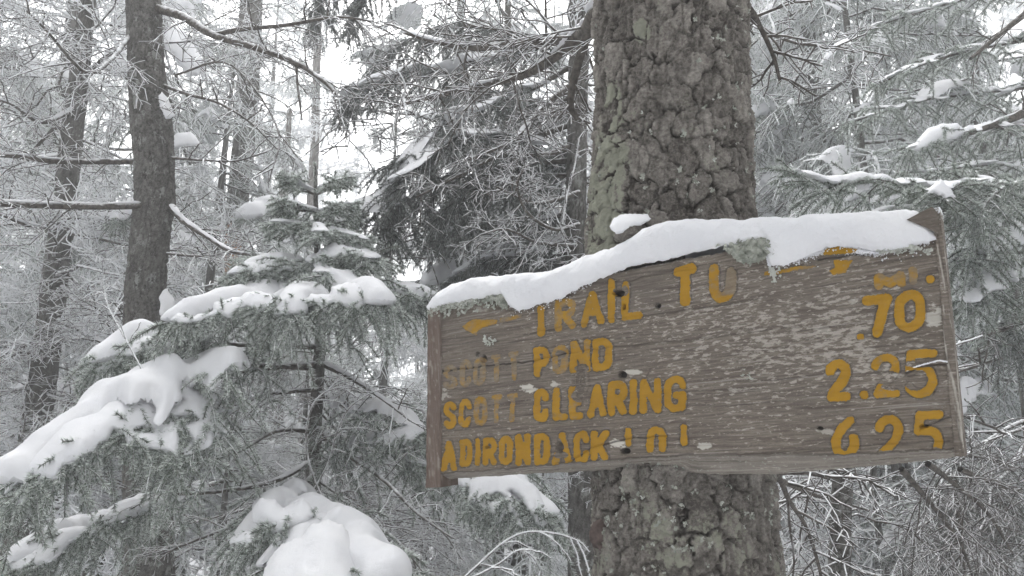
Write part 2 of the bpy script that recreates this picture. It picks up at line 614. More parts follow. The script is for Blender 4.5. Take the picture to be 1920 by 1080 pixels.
def build_haze(density):
    # one closed box of thin frozen fog round the camera and the whole scene
    V = np.array([(x, y, z) for x in (-96, 96) for y in (-92, 104) for z in (-3.2, 26.0)], float)
    F = np.array([(0, 1, 3, 2), (4, 6, 7, 5), (0, 4, 5, 1), (2, 3, 7, 6), (0, 2, 6, 4), (1, 5, 7, 3)])
    m = bpy.data.materials.new('frozen_fog')
    m.use_nodes = True
    t = m.node_tree
    t.nodes.remove(t.nodes['Principled BSDF'])
    pv = nd(t, 'ShaderNodeVolumePrincipled')
    pv.inputs['Color'].default_value = (0.96, 0.97, 0.985, 1)
    pv.inputs['Density'].default_value = density
    pv.inputs['Anisotropy'].default_value = 0.0
    t.links.new(pv.outputs[0], t.nodes['Material Output'].inputs['Volume'])
    g = Geo()
    g.add(V, F, 0, 0.0, False)
    tag(obj('haze', g.mesh('haze', [m])), 'pale frozen fog hanging in the wood', None, None, 'stuff')


HAZE = 0.012
if HAZE:
    build_haze(HAZE)

# ------------------------------------------------------------------ branch kinds (local frame: base at the origin, growing along +x)
def curve(L, m, sag, rise=0.0, wig=0.02):
    s = np.linspace(0, 1, m)
    P = np.stack([L * s, np.zeros(m), L * (rise * s - sag * s ** 2)], 1)
    w = np.cumsum(rng.normal(0, wig, (m, 3)) * L, 0)
    w[0] = 0
    return (P + w)[None]


def taper(N, m, r0, r1):
    return np.broadcast_to(np.linspace(r0, r1, m)[None], (N, m))


def make_spruce_bough(sag, rise, weep, frost, snow, nl=17.0, dens=330, wd=4.6, n1=20, n2=5, l1=0.5, l2=.14, rad=.0042):
    g = Geo()
    P0 = curve(1.0, 10, sag, rise)
    tubes(g, P0, taper(1, 10, 0.013, 0.005), 5, 0, 0.5)
    P1, t1 = spawn(P0, n1, 0.12, 0.98, 52, lambda t: l1 * (1.05 - t) ** 0.9 * np.minimum(1, 0.45 + t * 2.0), 6, 0.2 + weep * 0.4, 0.95, 0.04)
    tubes(g, P1, taper(len(P1), 6, rad * 1.1, rad * .8), 4, 0, frost - .08)
    P2, t2 = spawn(P1, n2, 0.15, 0.98, 48, lambda t: l2 * (1.1 - 0.6 * t) * (1 + 0.5 * weep), 4, 0.25 + weep * 0.8, 0.9, 0.04)
    tubes(g, P2, taper(len(P2), 4, rad, rad * .7), 4, 0, frost - .05)
    f = (frost * 0.4, min(1.1, frost * 1.3))
    for P, d, t0 in ((P1, dens, 0), (P2, dens, 0), (P0, dens, .5)):
        needles(g, P, d, nl / 1000, wd / 1000, 1, f, .55, t0=t0)
    if snow > 0:
        pts = np.concatenate([P1.reshape(-1, 3), P2.reshape(-1, 3), P0.reshape(-1, 3)])
        snow_pad(g, pts + np.array([0, 0, .010]), 0.012, 1.4, 0.22, snow, 2, keep=0.8, seed=int(rng.integers(1000)), rough=.4)
    return g


def make_dead_limb(frost, n1=13, n2=6, n3=4, sag=0.1, rise=0.1, up=0.0, r=0.012, tw=0.0038):
    g = Geo()
    P0 = curve(1.0, 9, sag, rise, 0.025)
    tubes(g, P0, taper(1, 9, r, 0.004), 5, 0, frost - 0.15)
    P1, _ = spawn(P0, n1, 0.1, 1.0, 55, lambda t: 0.5 * (1.1 - 0.75 * t), 7, 0.12, 0.65, 0.05, lift=up)
    tubes(g, P1, taper(len(P1), 7, 0.0052, 0.003), 3, 0, frost - 0.05)
    P2, _ = spawn(P1, n2, 0.15, 1.0, 55, lambda t: 0.22 * (1.1 - 0.6 * t), 5, 0.15, 0.6, 0.05)
    tubes(g, P2, taper(len(P2), 5, tw * 1.15, tw), 3, 0, frost)
    if n3:
        P3, _ = spawn(P2, n3, 0.2, 1.0, 55, lambda t: 0.085 * (1.1 - 0.5 * t), 3, 0.1, 0.5, 0.05)
        tubes(g, P3, taper(len(P3), 3, tw, tw * 0.8), 3, 0, frost + 0.1)
    return g


BM = [TWIG, NEEDLE, SNOW]
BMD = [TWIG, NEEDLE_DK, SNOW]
LIB = {}
LIB['frosty'] = [make_spruce_bough(*a).mesh('bough', BM) for a in
                 ((0.25, 0.1, 0.2, 0.95, 0.035), (0.4, 0.2, 0.4, 1.0, 0.0), (0.3, 0.0, 0.3, 0.9, 0.045), (0.5, 0.25, 0.5, 1.0, 0.0))]
LIB['snowy'] = [make_spruce_bough(*a).mesh('bough', BM) for a in
                ((0.35, 0.1, 0.4, 0.75, 0.08), (0.45, 0.1, 0.5, 0.8, 0.07), (0.3, 0.05, 0.4, 0.7, 0.09))]
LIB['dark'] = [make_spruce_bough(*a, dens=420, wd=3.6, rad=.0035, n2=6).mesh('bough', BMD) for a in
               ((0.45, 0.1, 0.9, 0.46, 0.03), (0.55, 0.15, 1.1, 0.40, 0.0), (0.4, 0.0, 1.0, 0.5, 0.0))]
LIB['dead'] = [make_dead_limb(f, *a).mesh('dead_limb', [TWIG]) for f, a in
               ((0.78, ()), (0.88, (14, 7, 4, 0.15, 0.1)), (0.72, (10, 6, 4, 0.2, 0.15)), (0.95, (15, 7, 5, 0.05, 0.05)), (0.84, (12, 6, 5, 0.3, 0.3, 0.3)))]
LIB['bare'] = [make_dead_limb(f, *a).mesh('dead_limb', [TWIG]) for f, a in
               ((0.55, (9, 4, 3, 0.3, 0.1)), (0.6, (10, 5, 3, 0.2, 0.05)), (0.5, (8, 4, 2, 0.4, 0.1)))]
LIB['fine'] = [make_dead_limb(f, *a, r=.008, tw=.0017).mesh('dead_limb', [TWIG]) for f, a in
               ((0.6, (13, 6, 4, .2, .1)), (.52, (12, 6, 4, .3, .1)), (.66, (13, 6, 4, .1, .05)))]
LIB['far'] = [make_spruce_bough(*a, nl=30, dens=110, wd=9, n1=18, n2=5, rad=.009).mesh('bough', BM) for a in
              ((0.35, 0.1, 0.3, 1.0, 0.05), (0.45, 0.2, 0.4, 0.95, 0.0), (0.3, 0.0, 0.3, 1.0, 0.06))]
LIB['far_dead'] = [make_dead_limb(1.0, 12, 6, 2, 0.15, 0.1, 0.0, 0.016, 0.0065).mesh('dead_limb', [TWIG]) for _ in range(2)]


# ------------------------------------------------------------------ trunks
def bark_trunk(A, Rr, nt, nz, cw, ch, amp, seed, lich=None, origin=(0, 0, 0), dense=None, frost=0.0, flake=1.0):
    """A (k,3) axis points from the ground up, Rr radii; scaly bark as real relief"""
    s = np.concatenate([[0], np.cumsum(np.linalg.norm(np.diff(A, axis=0), axis=1))])
    if dense is None:
        q = np.linspace(0, s[-1], nz)
    else:
        z0, z1 = dense
        q = np.concatenate([np.linspace(0, z0, 12, endpoint=False), np.linspace(z0, z1, nz - 24, endpoint=False), np.linspace(z1, s[-1], 12)])
    ax = np.stack([np.interp(q, s, A[:, i]) for i in range(3)], 1)
    for _ in range(3):
        ax[1:-1] = (ax[:-2] + 2 * ax[1:-1] + ax[2:]) / 4
    rr = np.interp(q, s, Rr)
    th = np.arange(nt) / nt * 2 * math.pi
    TH, Q = np.meshgrid(th, q)
    RR = rr[:, None]
    rm = float(np.mean(Rr))
    nu = max(4, int(round(2 * math.pi * rm / cw)))
    cx, cy = np.cos(TH) * rm, np.sin(TH) * rm
    wv = lambda sc, sd, o=4: fbm(cx * sc, cy * sc, Q * sc * .8, o, seed + sd, .62) - 0.5
    wu, wq = wv(.7 / cw, 3, 5), wv(.7 / cw, 7, 5)
    u = TH / (2 * math.pi) * nu + wu * 1.9
    v = Q / ch + wq * 1.6
    f1, f2, hid, dv = cells(u, v, nu, seed)
    e = f2 - f1
    edge = sm(0.0, 0.14, e)
    fis = sm(0.05, .35, 0.5 - np.abs(wv(.45 / cw, 12, 3)) * 3)      # fissures open only here and there
    edge = 1 - (1 - edge) * (0.35 + .65 * fis)
    lay = fbm(cx / cw * 1.25, cy / cw * 1.25, Q / cw * .85, 5, seed + 33, .55) * 6 + hid * 1.6
    fr_ = lay - np.floor(lay)
    terr = np.floor(lay) + sm(.80, 1.0, fr_) - .45 * (1 - sm(0, .8, fr_)) * .5
    hid2 = _h(np.floor(lay + .1).astype(np.int64), np.floor(u).astype(np.int64) * 0, np.zeros(u.shape, np.int64), seed + 5)
    rough = fbm(cx / cw * 3, cy / cw * 3, Q / cw * 2.4, 5, seed + 50, 0.62)
    fine = fbm(cx / cw * 12, cy / cw * 12, Q / cw * 11, 3, seed + 70, 0.7)
    fz = np.abs(fbm(cx / cw * .55, cy / cw * .55, Q / cw * .16 + wq * .5, 4, seed + 61, .55) - .5)
    fz2 = np.abs(fbm(cx / cw * 1.1 + 5, cy / cw * 1.1, Q / cw * .40 + wq, 4, seed + 63, .6) - .5)
    ver = sm(.0, .05, fz) * (.45 + .55 * sm(0, .06, fz2))
    edge = edge * (.45 + .55 * ver)
    H = amp * (edge * (.85 + .30 * hid - .32 * flake * np.clip(dv, -.65, .65)) + .22 * (terr - 3.5) * (.3 + .7 * edge) + .26 * (rough - .5) + .70 * (fine - .5) - .6)
    e2 = sm(0, .22, fr_)
    H = H - H.mean()
    lob = 0.03 * RR * (fbm(cx * 9, cy * 9, Q * 3, 2, seed + 90) - 0.5) * 2
    rad = RR + H + lob
    V = ax[:, None, :] + np.stack([np.cos(TH) * rad, np.sin(TH) * rad, np.zeros_like(TH)], -1)
    V = V - np.asarray(origin)
    g = Geo()
    tone = np.clip(0.15 + 0.7 * hid + 0.3 * (hid2 - 0.5) + 0.5 * (rough - 0.5), 0, 1)
    groove = np.clip(1.15 - edge * (0.8 + 0.35 * e2), 0, 1) * np.clip(0.7 + (0.5 - rough) * 2.0, 0, 1)
    L = np.clip(1.9 * (fbm(cx / cw * 0.8, cy / cw * 0.8, Q / cw * 0.6, 4, seed + 21) - 0.34), 0, 1)
    if lich is not None:
        L = np.clip(lich(V + np.asarray(origin), L, edge, rough * .55 + hid * .6), 0, 1)
    g.add(V, grid_faces(nz if dense is None else len(q), nt, True), 0, np.full(V.shape[:2], frost).ravel())
    return g, dict(tone=tone, groove=groove, lichen=L * edge), V + np.asarray(origin), H


def px_axis(rows, Y):
    """rows (v, centre u, half width u) -> axis points and radii at Y metres ahead, bottom first"""
    rows = sorted(rows, key=lambda r: -r[0])
    P = np.array([at(u, v, Y) for v, u, w in rows])
    d = (P - CP) @ FW
    return P, np.array([w for _, _, w in rows]) * d / FPX


def extend(P, Rr, top, flare=1.25):
    """carry a trunk seen in the picture down to the ground and up to its height"""
    gz = float(ground_z(P[0, 0], P[0, 1])) - 0.1
    if P[0, 2] > gz + 0.05:
        d = (P[0] - P[1]) / max(1e-6, abs(P[0, 2] - P[1, 2]))
        h = P[0, 2] - gz
        b = P[0] + np.array([np.clip(d[0], -0.12, 0.12) * h, 0, -h])
        P = np.vstack([b, P])
        Rr = np.concatenate([[Rr[0] * flare], Rr])
    if P[-1, 2] < top:
        d = (P[-1] - P[-2]) / (P[-1, 2] - P[-2, 2])
        h = top - P[-1, 2]
        P = np.vstack([P, P[-1] + np.array([np.clip(d[0], -0.1, 0.1) * h, 0, h])])
        Rr = np.concatenate([Rr, [max(0.012, Rr[-1] * 0.45)]])
    return P, Rr


def in_view(p, mx=330, my=330):
    u, v, d = proj(p)
    return d > 0.4 and -mx < u < 1920 + mx and -my < v < 1080 + my


def hang(root, me, name, pos, az, tilt, sc, roll=0.0):
    """one branch object under its tree"""
    o = bpy.data.objects.new(name, me)
    C.objects.link(o)
    o.parent = root
    o.location = np.asarray(pos) - np.asarray(root.location)
    o.rotation_euler = (roll, tilt, az)
    o.scale = (sc, sc, sc)
    return o


def whorls(root, P, Rr, z0, z1, n, kinds, L0, L1, tilt0, tilt1, az_f=None, mx=330, thin=1.0, ymin=1.9):
    """n branches between heights z0 and z1: length L0 -> L1 and tilt (down positive) tilt0 -> tilt1, bottom to top"""
    for i in range(n):
        f = (i + rng.random()) / n
        z = z0 + (z1 - z0) * f
        p = np.array([np.interp(z, P[:, 2], P[:, k]) for k in range(3)])
        az = rng.random() * 2 * math.pi if az_f is None else az_f()
        L = (L0 + (L1 - L0) * f) * (0.7 + 0.6 * rng.random())
        tl = tilt0 + (tilt1 - tilt0) * f + rng.normal(0, 0.12)
        tip = p + np.array([math.cos(az), math.sin(az), -math.sin(tl)]) * L
        if not (in_view(p, mx) or in_view(tip, mx) or in_view((p + tip) / 2, mx)):
            continue
        if rng.random() > thin or tip[1] < ymin or math.hypot(tip[0] - 0.1, tip[1]) < 1.9:
            continue
        k = kinds[int(rng.integers(len(kinds)))]
        me = LIB[k][int(rng.integers(len(LIB[k])))]
        hang(root, me, 'dead_limb' if k in ('dead', 'bare', 'far_dead', 'fine') else 'bough', p, az, tl, L, rng.normal(0, 0.25))


def simple_trunk(P, Rr, seed, origin, m=None, nt=40, nz=150):
    s = np.concatenate([[0], np.cumsum(np.linalg.norm(np.diff(P, axis=0), axis=1))])
    q = np.linspace(0, s[-1], 200)
    X = np.stack([np.interp(q, s, P[:, i]) for i in range(3)], 1)
    u, v, d = proj(X)
    ok = np.where((v > -150) & (v < 1250))[0]
    dense = (max(q[ok[0]], .05), min(q[ok[-1]], s[-1] - .05)) if len(ok) > 10 else None
    g, ex, V, H = bark_trunk(P, Rr, nt, nz, 0.026, 0.034, min(.009, .085 * float(np.mean(Rr))), seed, origin=origin, dense=dense, frost=.42)
    return g.mesh('trunk', [m or BARK_GREY], ex)

# ------------------------------------------------------------------ the sign's plane
_t, _a, _b = np.array([-0.1483, -0.3910, 1.6293]), np.array([0.7881, 0.1543, -0.5076]), np.array([-0.0070, 0.3516, 0.0515])
w3 = lambda c: RT * c[0] + UP * c[1] + FW * c[2]
SO = CP + w3(_t)
EX = nrm(w3(_a))
EY = w3(_b)
EY = nrm(EY - EX * (EY @ EX))
EZ = np.cross(EX, EY)                     # towards the viewer


def plane(u, v, off=0.0):
    """pixel -> sign frame (along, up, out) on the plane lying `off` in front of the board's face"""
    r = ray(u, v)
    off = np.asarray(off, float)
    lam = (off - (CP - SO) @ EZ) / (r @ EZ)
    p = CP - SO + r * lam[..., None]
    return np.stack([p @ EX, p @ EY, p @ EZ], -1)


def pl(x, pts):
    p = np.array(pts, float)
    return np.interp(x, p[:, 0], p[:, 1])


def seg_dist(U, V, pts):
    d = np.full(U.shape, 1e9)
    for (x0, y0), (x1, y1) in zip(pts[:-1], pts[1:]):
        dx, dy = x1 - x0, y1 - y0
        t = np.clip(((U - x0) * dx + (V - y0) * dy) / max(dx * dx + dy * dy, 1e-9), 0, 1)
        d = np.minimum(d, np.hypot(U - x0 - t * dx, V - y0 - t * dy))
    return d


def inside(U, V, poly):
    c = np.zeros(U.shape, bool)
    n = len(poly)
    for i in range(n):
        x0, y0 = poly[i]
        x1, y1 = poly[(i + 1) % n]
        if y0 != y1:
            c ^= ((y0 > V) != (y1 > V)) & (U < (x1 - x0) * (V - y0) / (y1 - y0) + x0)
    return c


SIGN = bpy.data.objects.new('trail_sign', None)
C.objects.link(SIGN)
from mathutils import Matrix
SIGN.matrix_world = Matrix([[EX[0], EY[0], EZ[0], SO[0]], [EX[1], EY[1], EZ[1], SO[1]], [EX[2], EY[2], EZ[2], SO[2]], [0, 0, 0, 1]])
tag(SIGN, 'weathered grey wooden trail sign with worn yellow lettering fixed to the thick trunk', 'sign')


def arc(cx, cy, rx, ry, a0, a1, n=14):
    a = np.radians(np.linspace(a0, a1, n))
    return [(cx + rx * math.cos(x), cy - ry * math.sin(x)) for x in a]


GLYPH = {   # strokes in a unit box, y down
    'T': [[(0, 0), (1, 0)], [(.5, 0), (.5, 1)]],
    't': [[(.5, 0), (.5, 1)]],
    'I': [[(.5, 0), (.5, 1)]],
    'L': [[(0, 0), (0, 1), (1, 1)]],
    'A': [[(0, 1), (.5, 0), (1, 1)], [(.2, .66), (.8, .66)]],
    'R': [[(0, 1), (0, 0), (.55, 0)] + arc(.6, .25, .4, .25, 90, -90) + [(.1, .5)], [(.45, .5), (1, 1)]],
    'P': [[(0, 1), (0, 0), (.5, 0)] + arc(.55, .28, .45, .28, 90, -90) + [(.1, .56)]],
    'O': [arc(.5, .3, .5, .3, 0, 180) + arc(.5, .7, .5, .3, 180, 360) + [(1, .3)]],
    'U': [[(0, 0), (0, .6)] + arc(.5, .62, .5, .38, 180, 360) + [(1, .2)]],
    'N': [[(0, 1), (0, 0), (1, 1), (1, 0)]],
    'D': [[(0, 0), (0, 1), (.4, 1)] + arc(.5, .7, .5, .3, 270, 360) + arc(.5, .3, .5, .3, 0, 90) + [(0, 0)]],
    'S': [arc(.5, .25, .5, .25, 20, 200) + [(.25, .45), (.75, .56)] + arc(.5, .75, .5, .25, 20, -160)],
    'C': [arc(.5, .28, .5, .28, 10, 180) + arc(.5, .72, .5, .28, 180, 350)],
    'E': [[(1, 0), (0, 0), (0, 1), (1, 1)], [(0, .5), (.8, .5)]],
    'G': [arc(.5, .28, .5, .28, 10, 180) + arc(.5, .72, .5, .28, 180, 330) + [(1, .56), (.55, .56)], [(1, .56), (1, 1)]],
    'K': [[(0, 0), (0, 1)], [(1, 0), (.1, .6)], [(.35, .45), (1, 1)]],
    'M': [[(0, 1), (0, 0), (.5, .8), (1, 0), (1, .8)]],
    '7': [[(0, 0), (1, 0), (.45, 1)]],
    '0': [arc(.5, .35, .5, .35, 0, 180) + arc(.5, .65, .5, .35, 180, 360) + [(1, .35)]],
    '2': [arc(.5, .27, .5, .27, 170, -10) + [(.78, .55), (.2, .85), (.1, 1), (1, 1)]],
    '5': [[(1, 0), (.05, 0), (.0, .42)] + arc(.45, .70, .55, .32, 110, -150)],
    'f': [[(1, 0), (.1, 0), (.02, .45), (.5, .45)] + arc(.45, .80, .55, .34, 80, -30)],
    '6': [[(.75, 0), (.25, .35)] + arc(.5, .68, .5, .35, 150, 390), [(.0, .7), (.12, .45), (.35, .2)]],
    'o': [arc(.5, .35, .5, .35, 0, 180) + [(0, 1)], [(1, .35), (1, 1)]],
    '.': [[(.4, .5), (.6, .5)]],
}
# char, x0, x1, y0, y1 in photograph pixels, half stroke, slope, wear 0..1
TXT = [('t', 1007, 1022, 572, 632, 7, 0, .05), ('R', 1040, 1080, 556, 624, 7, -.2, .42), ('A', 1087, 1134, 540, 616, 7, -.2, .12),
       ('I', 1138, 1155, 522, 606, 7.5, 0, .0), ('L', 1165, 1206, 522, 604, 7.5, -.14, .1),
       ('T', 1261, 1308, 492, 580, 10, -.22, .05), ('U', 1330, 1381, 488, 572, 10, -.15, .3),
       ('S', 830, 857, 682, 732, 5, -.12, .70), ('C', 861, 884, 672, 727, 5, -.12, .74), ('O', 887, 911, 669, 725, 5, -.12, .68),
       ('T', 921, 941, 663, 718, 5, -.12, .66), ('T', 953, 974, 658, 715, 5, -.12, .70),
       ('P', 1001, 1032, 648, 709, 6.5, -.14, .05), ('O', 1035, 1067, 644, 705, 6.5, -.14, .5), ('N', 1070, 1108, 635, 701, 6.5, -.12, .22), ('D', 1111, 1150, 632, 698, 7, -.12, .03),
       ('S', 831, 855, 750, 806, 5.5, -.1, .10), ('C', 859, 884, 746, 803, 5.5, -.1, .2), ('O', 887, 914, 742, 800, 5.5, -.1, .46),
       ('T', 921, 942, 738, 795, 5.5, -.1, .50), ('T', 950, 972, 735, 793, 5.5, -.1, .44),
       ('C', 1000, 1031, 727, 793, 7, -.1, .0), ('L', 1037, 1065, 724, 790, 7, -.1, .16), ('E', 1067, 1094, 722, 788, 7, -.1, .25),
       ('A', 1101, 1139, 717, 784, 7, -.08, .0), ('R', 1140, 1176, 712, 781, 7, -.08, .02), ('I', 1179, 1196, 710, 779, 7.5, 0, .0), ('N', 1200, 1240, 707, 778, 7, -.08, .0), ('G', 1245, 1288, 702, 774, 7.5, -.08, .0),
       ('A', 827, 857, 825, 884, 6, -.06, .0), ('D', 861, 887, 822, 876, 6, -.06, .02), ('I', 889, 902, 820, 874, 5.5, 0, .0), ('R', 905, 933, 819, 874, 6, -.06, .02),
       ('O', 935, 964, 815, 873, 6.5, -.06, .0), ('N', 967, 997, 812, 874, 6.5, -.06, .0), ('D', 1002, 1033, 811, 873, 6.5, -.06, .05), ('A', 1036, 1073, 809, 874, 6.5, -.06, .14),
       ('C', 1075, 1107, 806, 872, 7, -.06, .0), ('K', 1108, 1142, 806, 866, 7, -.06, .04), ('t', 1171, 1186, 801, 838, 7, 0, .02), ('o', 1213, 1249, 798, 850, 7, -.06, .03), ('t', 1274, 1290, 794, 836, 7, 0, .03),
       ('M', 1640, 1698, 508, 546, 9, -.1, .40), ('I', 1703, 1722, 500, 534, 8, 0, .66), ('.', 1736, 1752, 516, 531, 8, 0, .2),
       ('.', 1604, 1620, 623, 639, 7.5, 0, .1), ('7', 1617, 1672, 549, 636, 9.5, -.14, .0), ('0', 1676, 1735, 539, 627, 9.5, -.12, .04),
       ('2', 1548, 1595, 672, 754, 9, -.04, .0), ('.', 1611, 1629, 731, 749, 8, 0, .0), ('2', 1633, 1688, 661, 747, 8, -.04, .14), ('5', 1698, 1758, 653, 746, 8.5, -.06, .05),
       ('6', 1559, 1612, 779, 862, 8.5, -.03, .0), ('2', 1640, 1694, 776, 868, 8.5, -.05, .0), ('f', 1712, 1769, 768, 852, 8.5, -.05, .0)]
GONE = [(1664, 708, 26, 13), (1672, 726, 18, 6), (1735, 682, 40, 6.5), (1716, 702, 22, 8), (1716, 716, 20, 16), (1660, 858, 60, 13), (1088, 742, 16, 12), (1092, 732, 12, 16), (1047, 835, 9, 14),
        (1162, 548, 13, 7), (1052, 853, 14, 6), (1091, 690, 14, 8), (1742, 862, 40, 24), (1052, 664, 9, 7), (1172, 545, 6, 9)]
ARROWS = [([(867, 611), (890, 598), (906, 599), (934, 599), (931, 607), (906, 615), (896, 621), (894, 630), (872, 619)], .30),
          ([(936, 597), (978, 588), (978, 596), (938, 606)], .60),
          ([(1432, 509), (1497, 499), (1530, 497), (1530, 501), (1499, 507), (1433, 518)], .28),
          ([(1540, 480), (1551, 466), (1576, 461), (1610, 468), (1600, 475), (1551, 479)], .05),
          ([(1562, 487), (1600, 488), (1589, 504), (1585, 512), (1561, 516), (1553, 507), (1564, 502)], .12)]
HOLES = [(1160, 549, 11, 6, 1), (1234, 572, 5.5, 5.5, 1), (1167, 702, 8, 6.5, 1), (1172, 846, 8.5, 6, 1), (908, 673, 6, 7, .8), (1734, 799, 9, 4, .7), (1538, 802, 6, 4, .7),
         (914, 840, 4, 3, .8), (1045, 873, 5, 4, .8), (1172, 575, 3, 5, .7), (1050, 838, 7, 11, .6), (896, 664, 4, 4, .5)]
CRACKS = [([(826, 697), (905, 686), (1000, 677), (1060, 664)], 1.0, 1), ([(1100, 556), (1200, 520), (1300, 505)], .6, .5), ([(980, 628), (1130, 600), (1300, 580), (1420, 560)], .9, .6),
          ([(1060, 872), (1110, 838), (1190, 822), (1250, 818)], .9, .9), ([(1190, 648), (1330, 618)], .7, .3), ([(1208, 720), (1220, 690)], .6, .5),
          ([(1430, 848), (1600, 838), (1780, 826)], .7, .5), ([(826, 770), (1000, 752)], .6, .3), ([(1100, 640), (1240, 625)], .6, .4), ([(1500, 640), (1720, 610)], .7, .3),
          ([(1700, 700), (1722, 690), (1762, 680), (1786, 684)], 1.4, 1), ([(1725, 806), (1760, 790), (1785, 780)], .8, .7), ([(1300, 470), (1440, 455)], .6, .3),
          ([(1535, 486), (1600, 477), (1640, 476)], 1.2, 1), ([(1060, 664), (1140, 652), (1300, 636), (1500, 612)], .8, .55), ([(1120, 700), (1300, 672), (1420, 662)], .7, .35), ([(830, 640), (990, 612)], .7, .3)]
PEELS = [(990, 729, 18, 8, 1), (1160, 831, 17, 8, 1), (1040, 719, 8, 6, .8), (985, 572, 14, 9, .7), (1185, 698, 16, 5, .8), (1750, 595, 20, 22, .7), (1322, 836, 12, 7, .8), (1037, 690, 9, 5, .7), (900, 582, 12, 5, .4),
         (832, 740, 9, 11, .6), (1550, 808, 17, 7, .5), (1680, 703, 12, 5, .4), (1645, 803, 12, 4, .5), (1130, 868, 7, 6, .5), (1373, 730, 7, 4, .5), (1600, 565, 10, 7, .4), (1545, 618, 18, 8, .35)]

v_top = lambda u: 574 - 176.0 * (u - 826) / 916.0
v_bot = lambda u: pl(u, [(826, 888), (980, 876), (1194, 858), (1320, 852), (1585, 851), (1790, 842)])
v_low = lambda u: pl(u, [(826, 904), (846, 898), (984, 889), (1278, 874), (1288, 878), (1296, 885), (1340, 889), (1448, 889), (1637, 874), (1800, 856)])


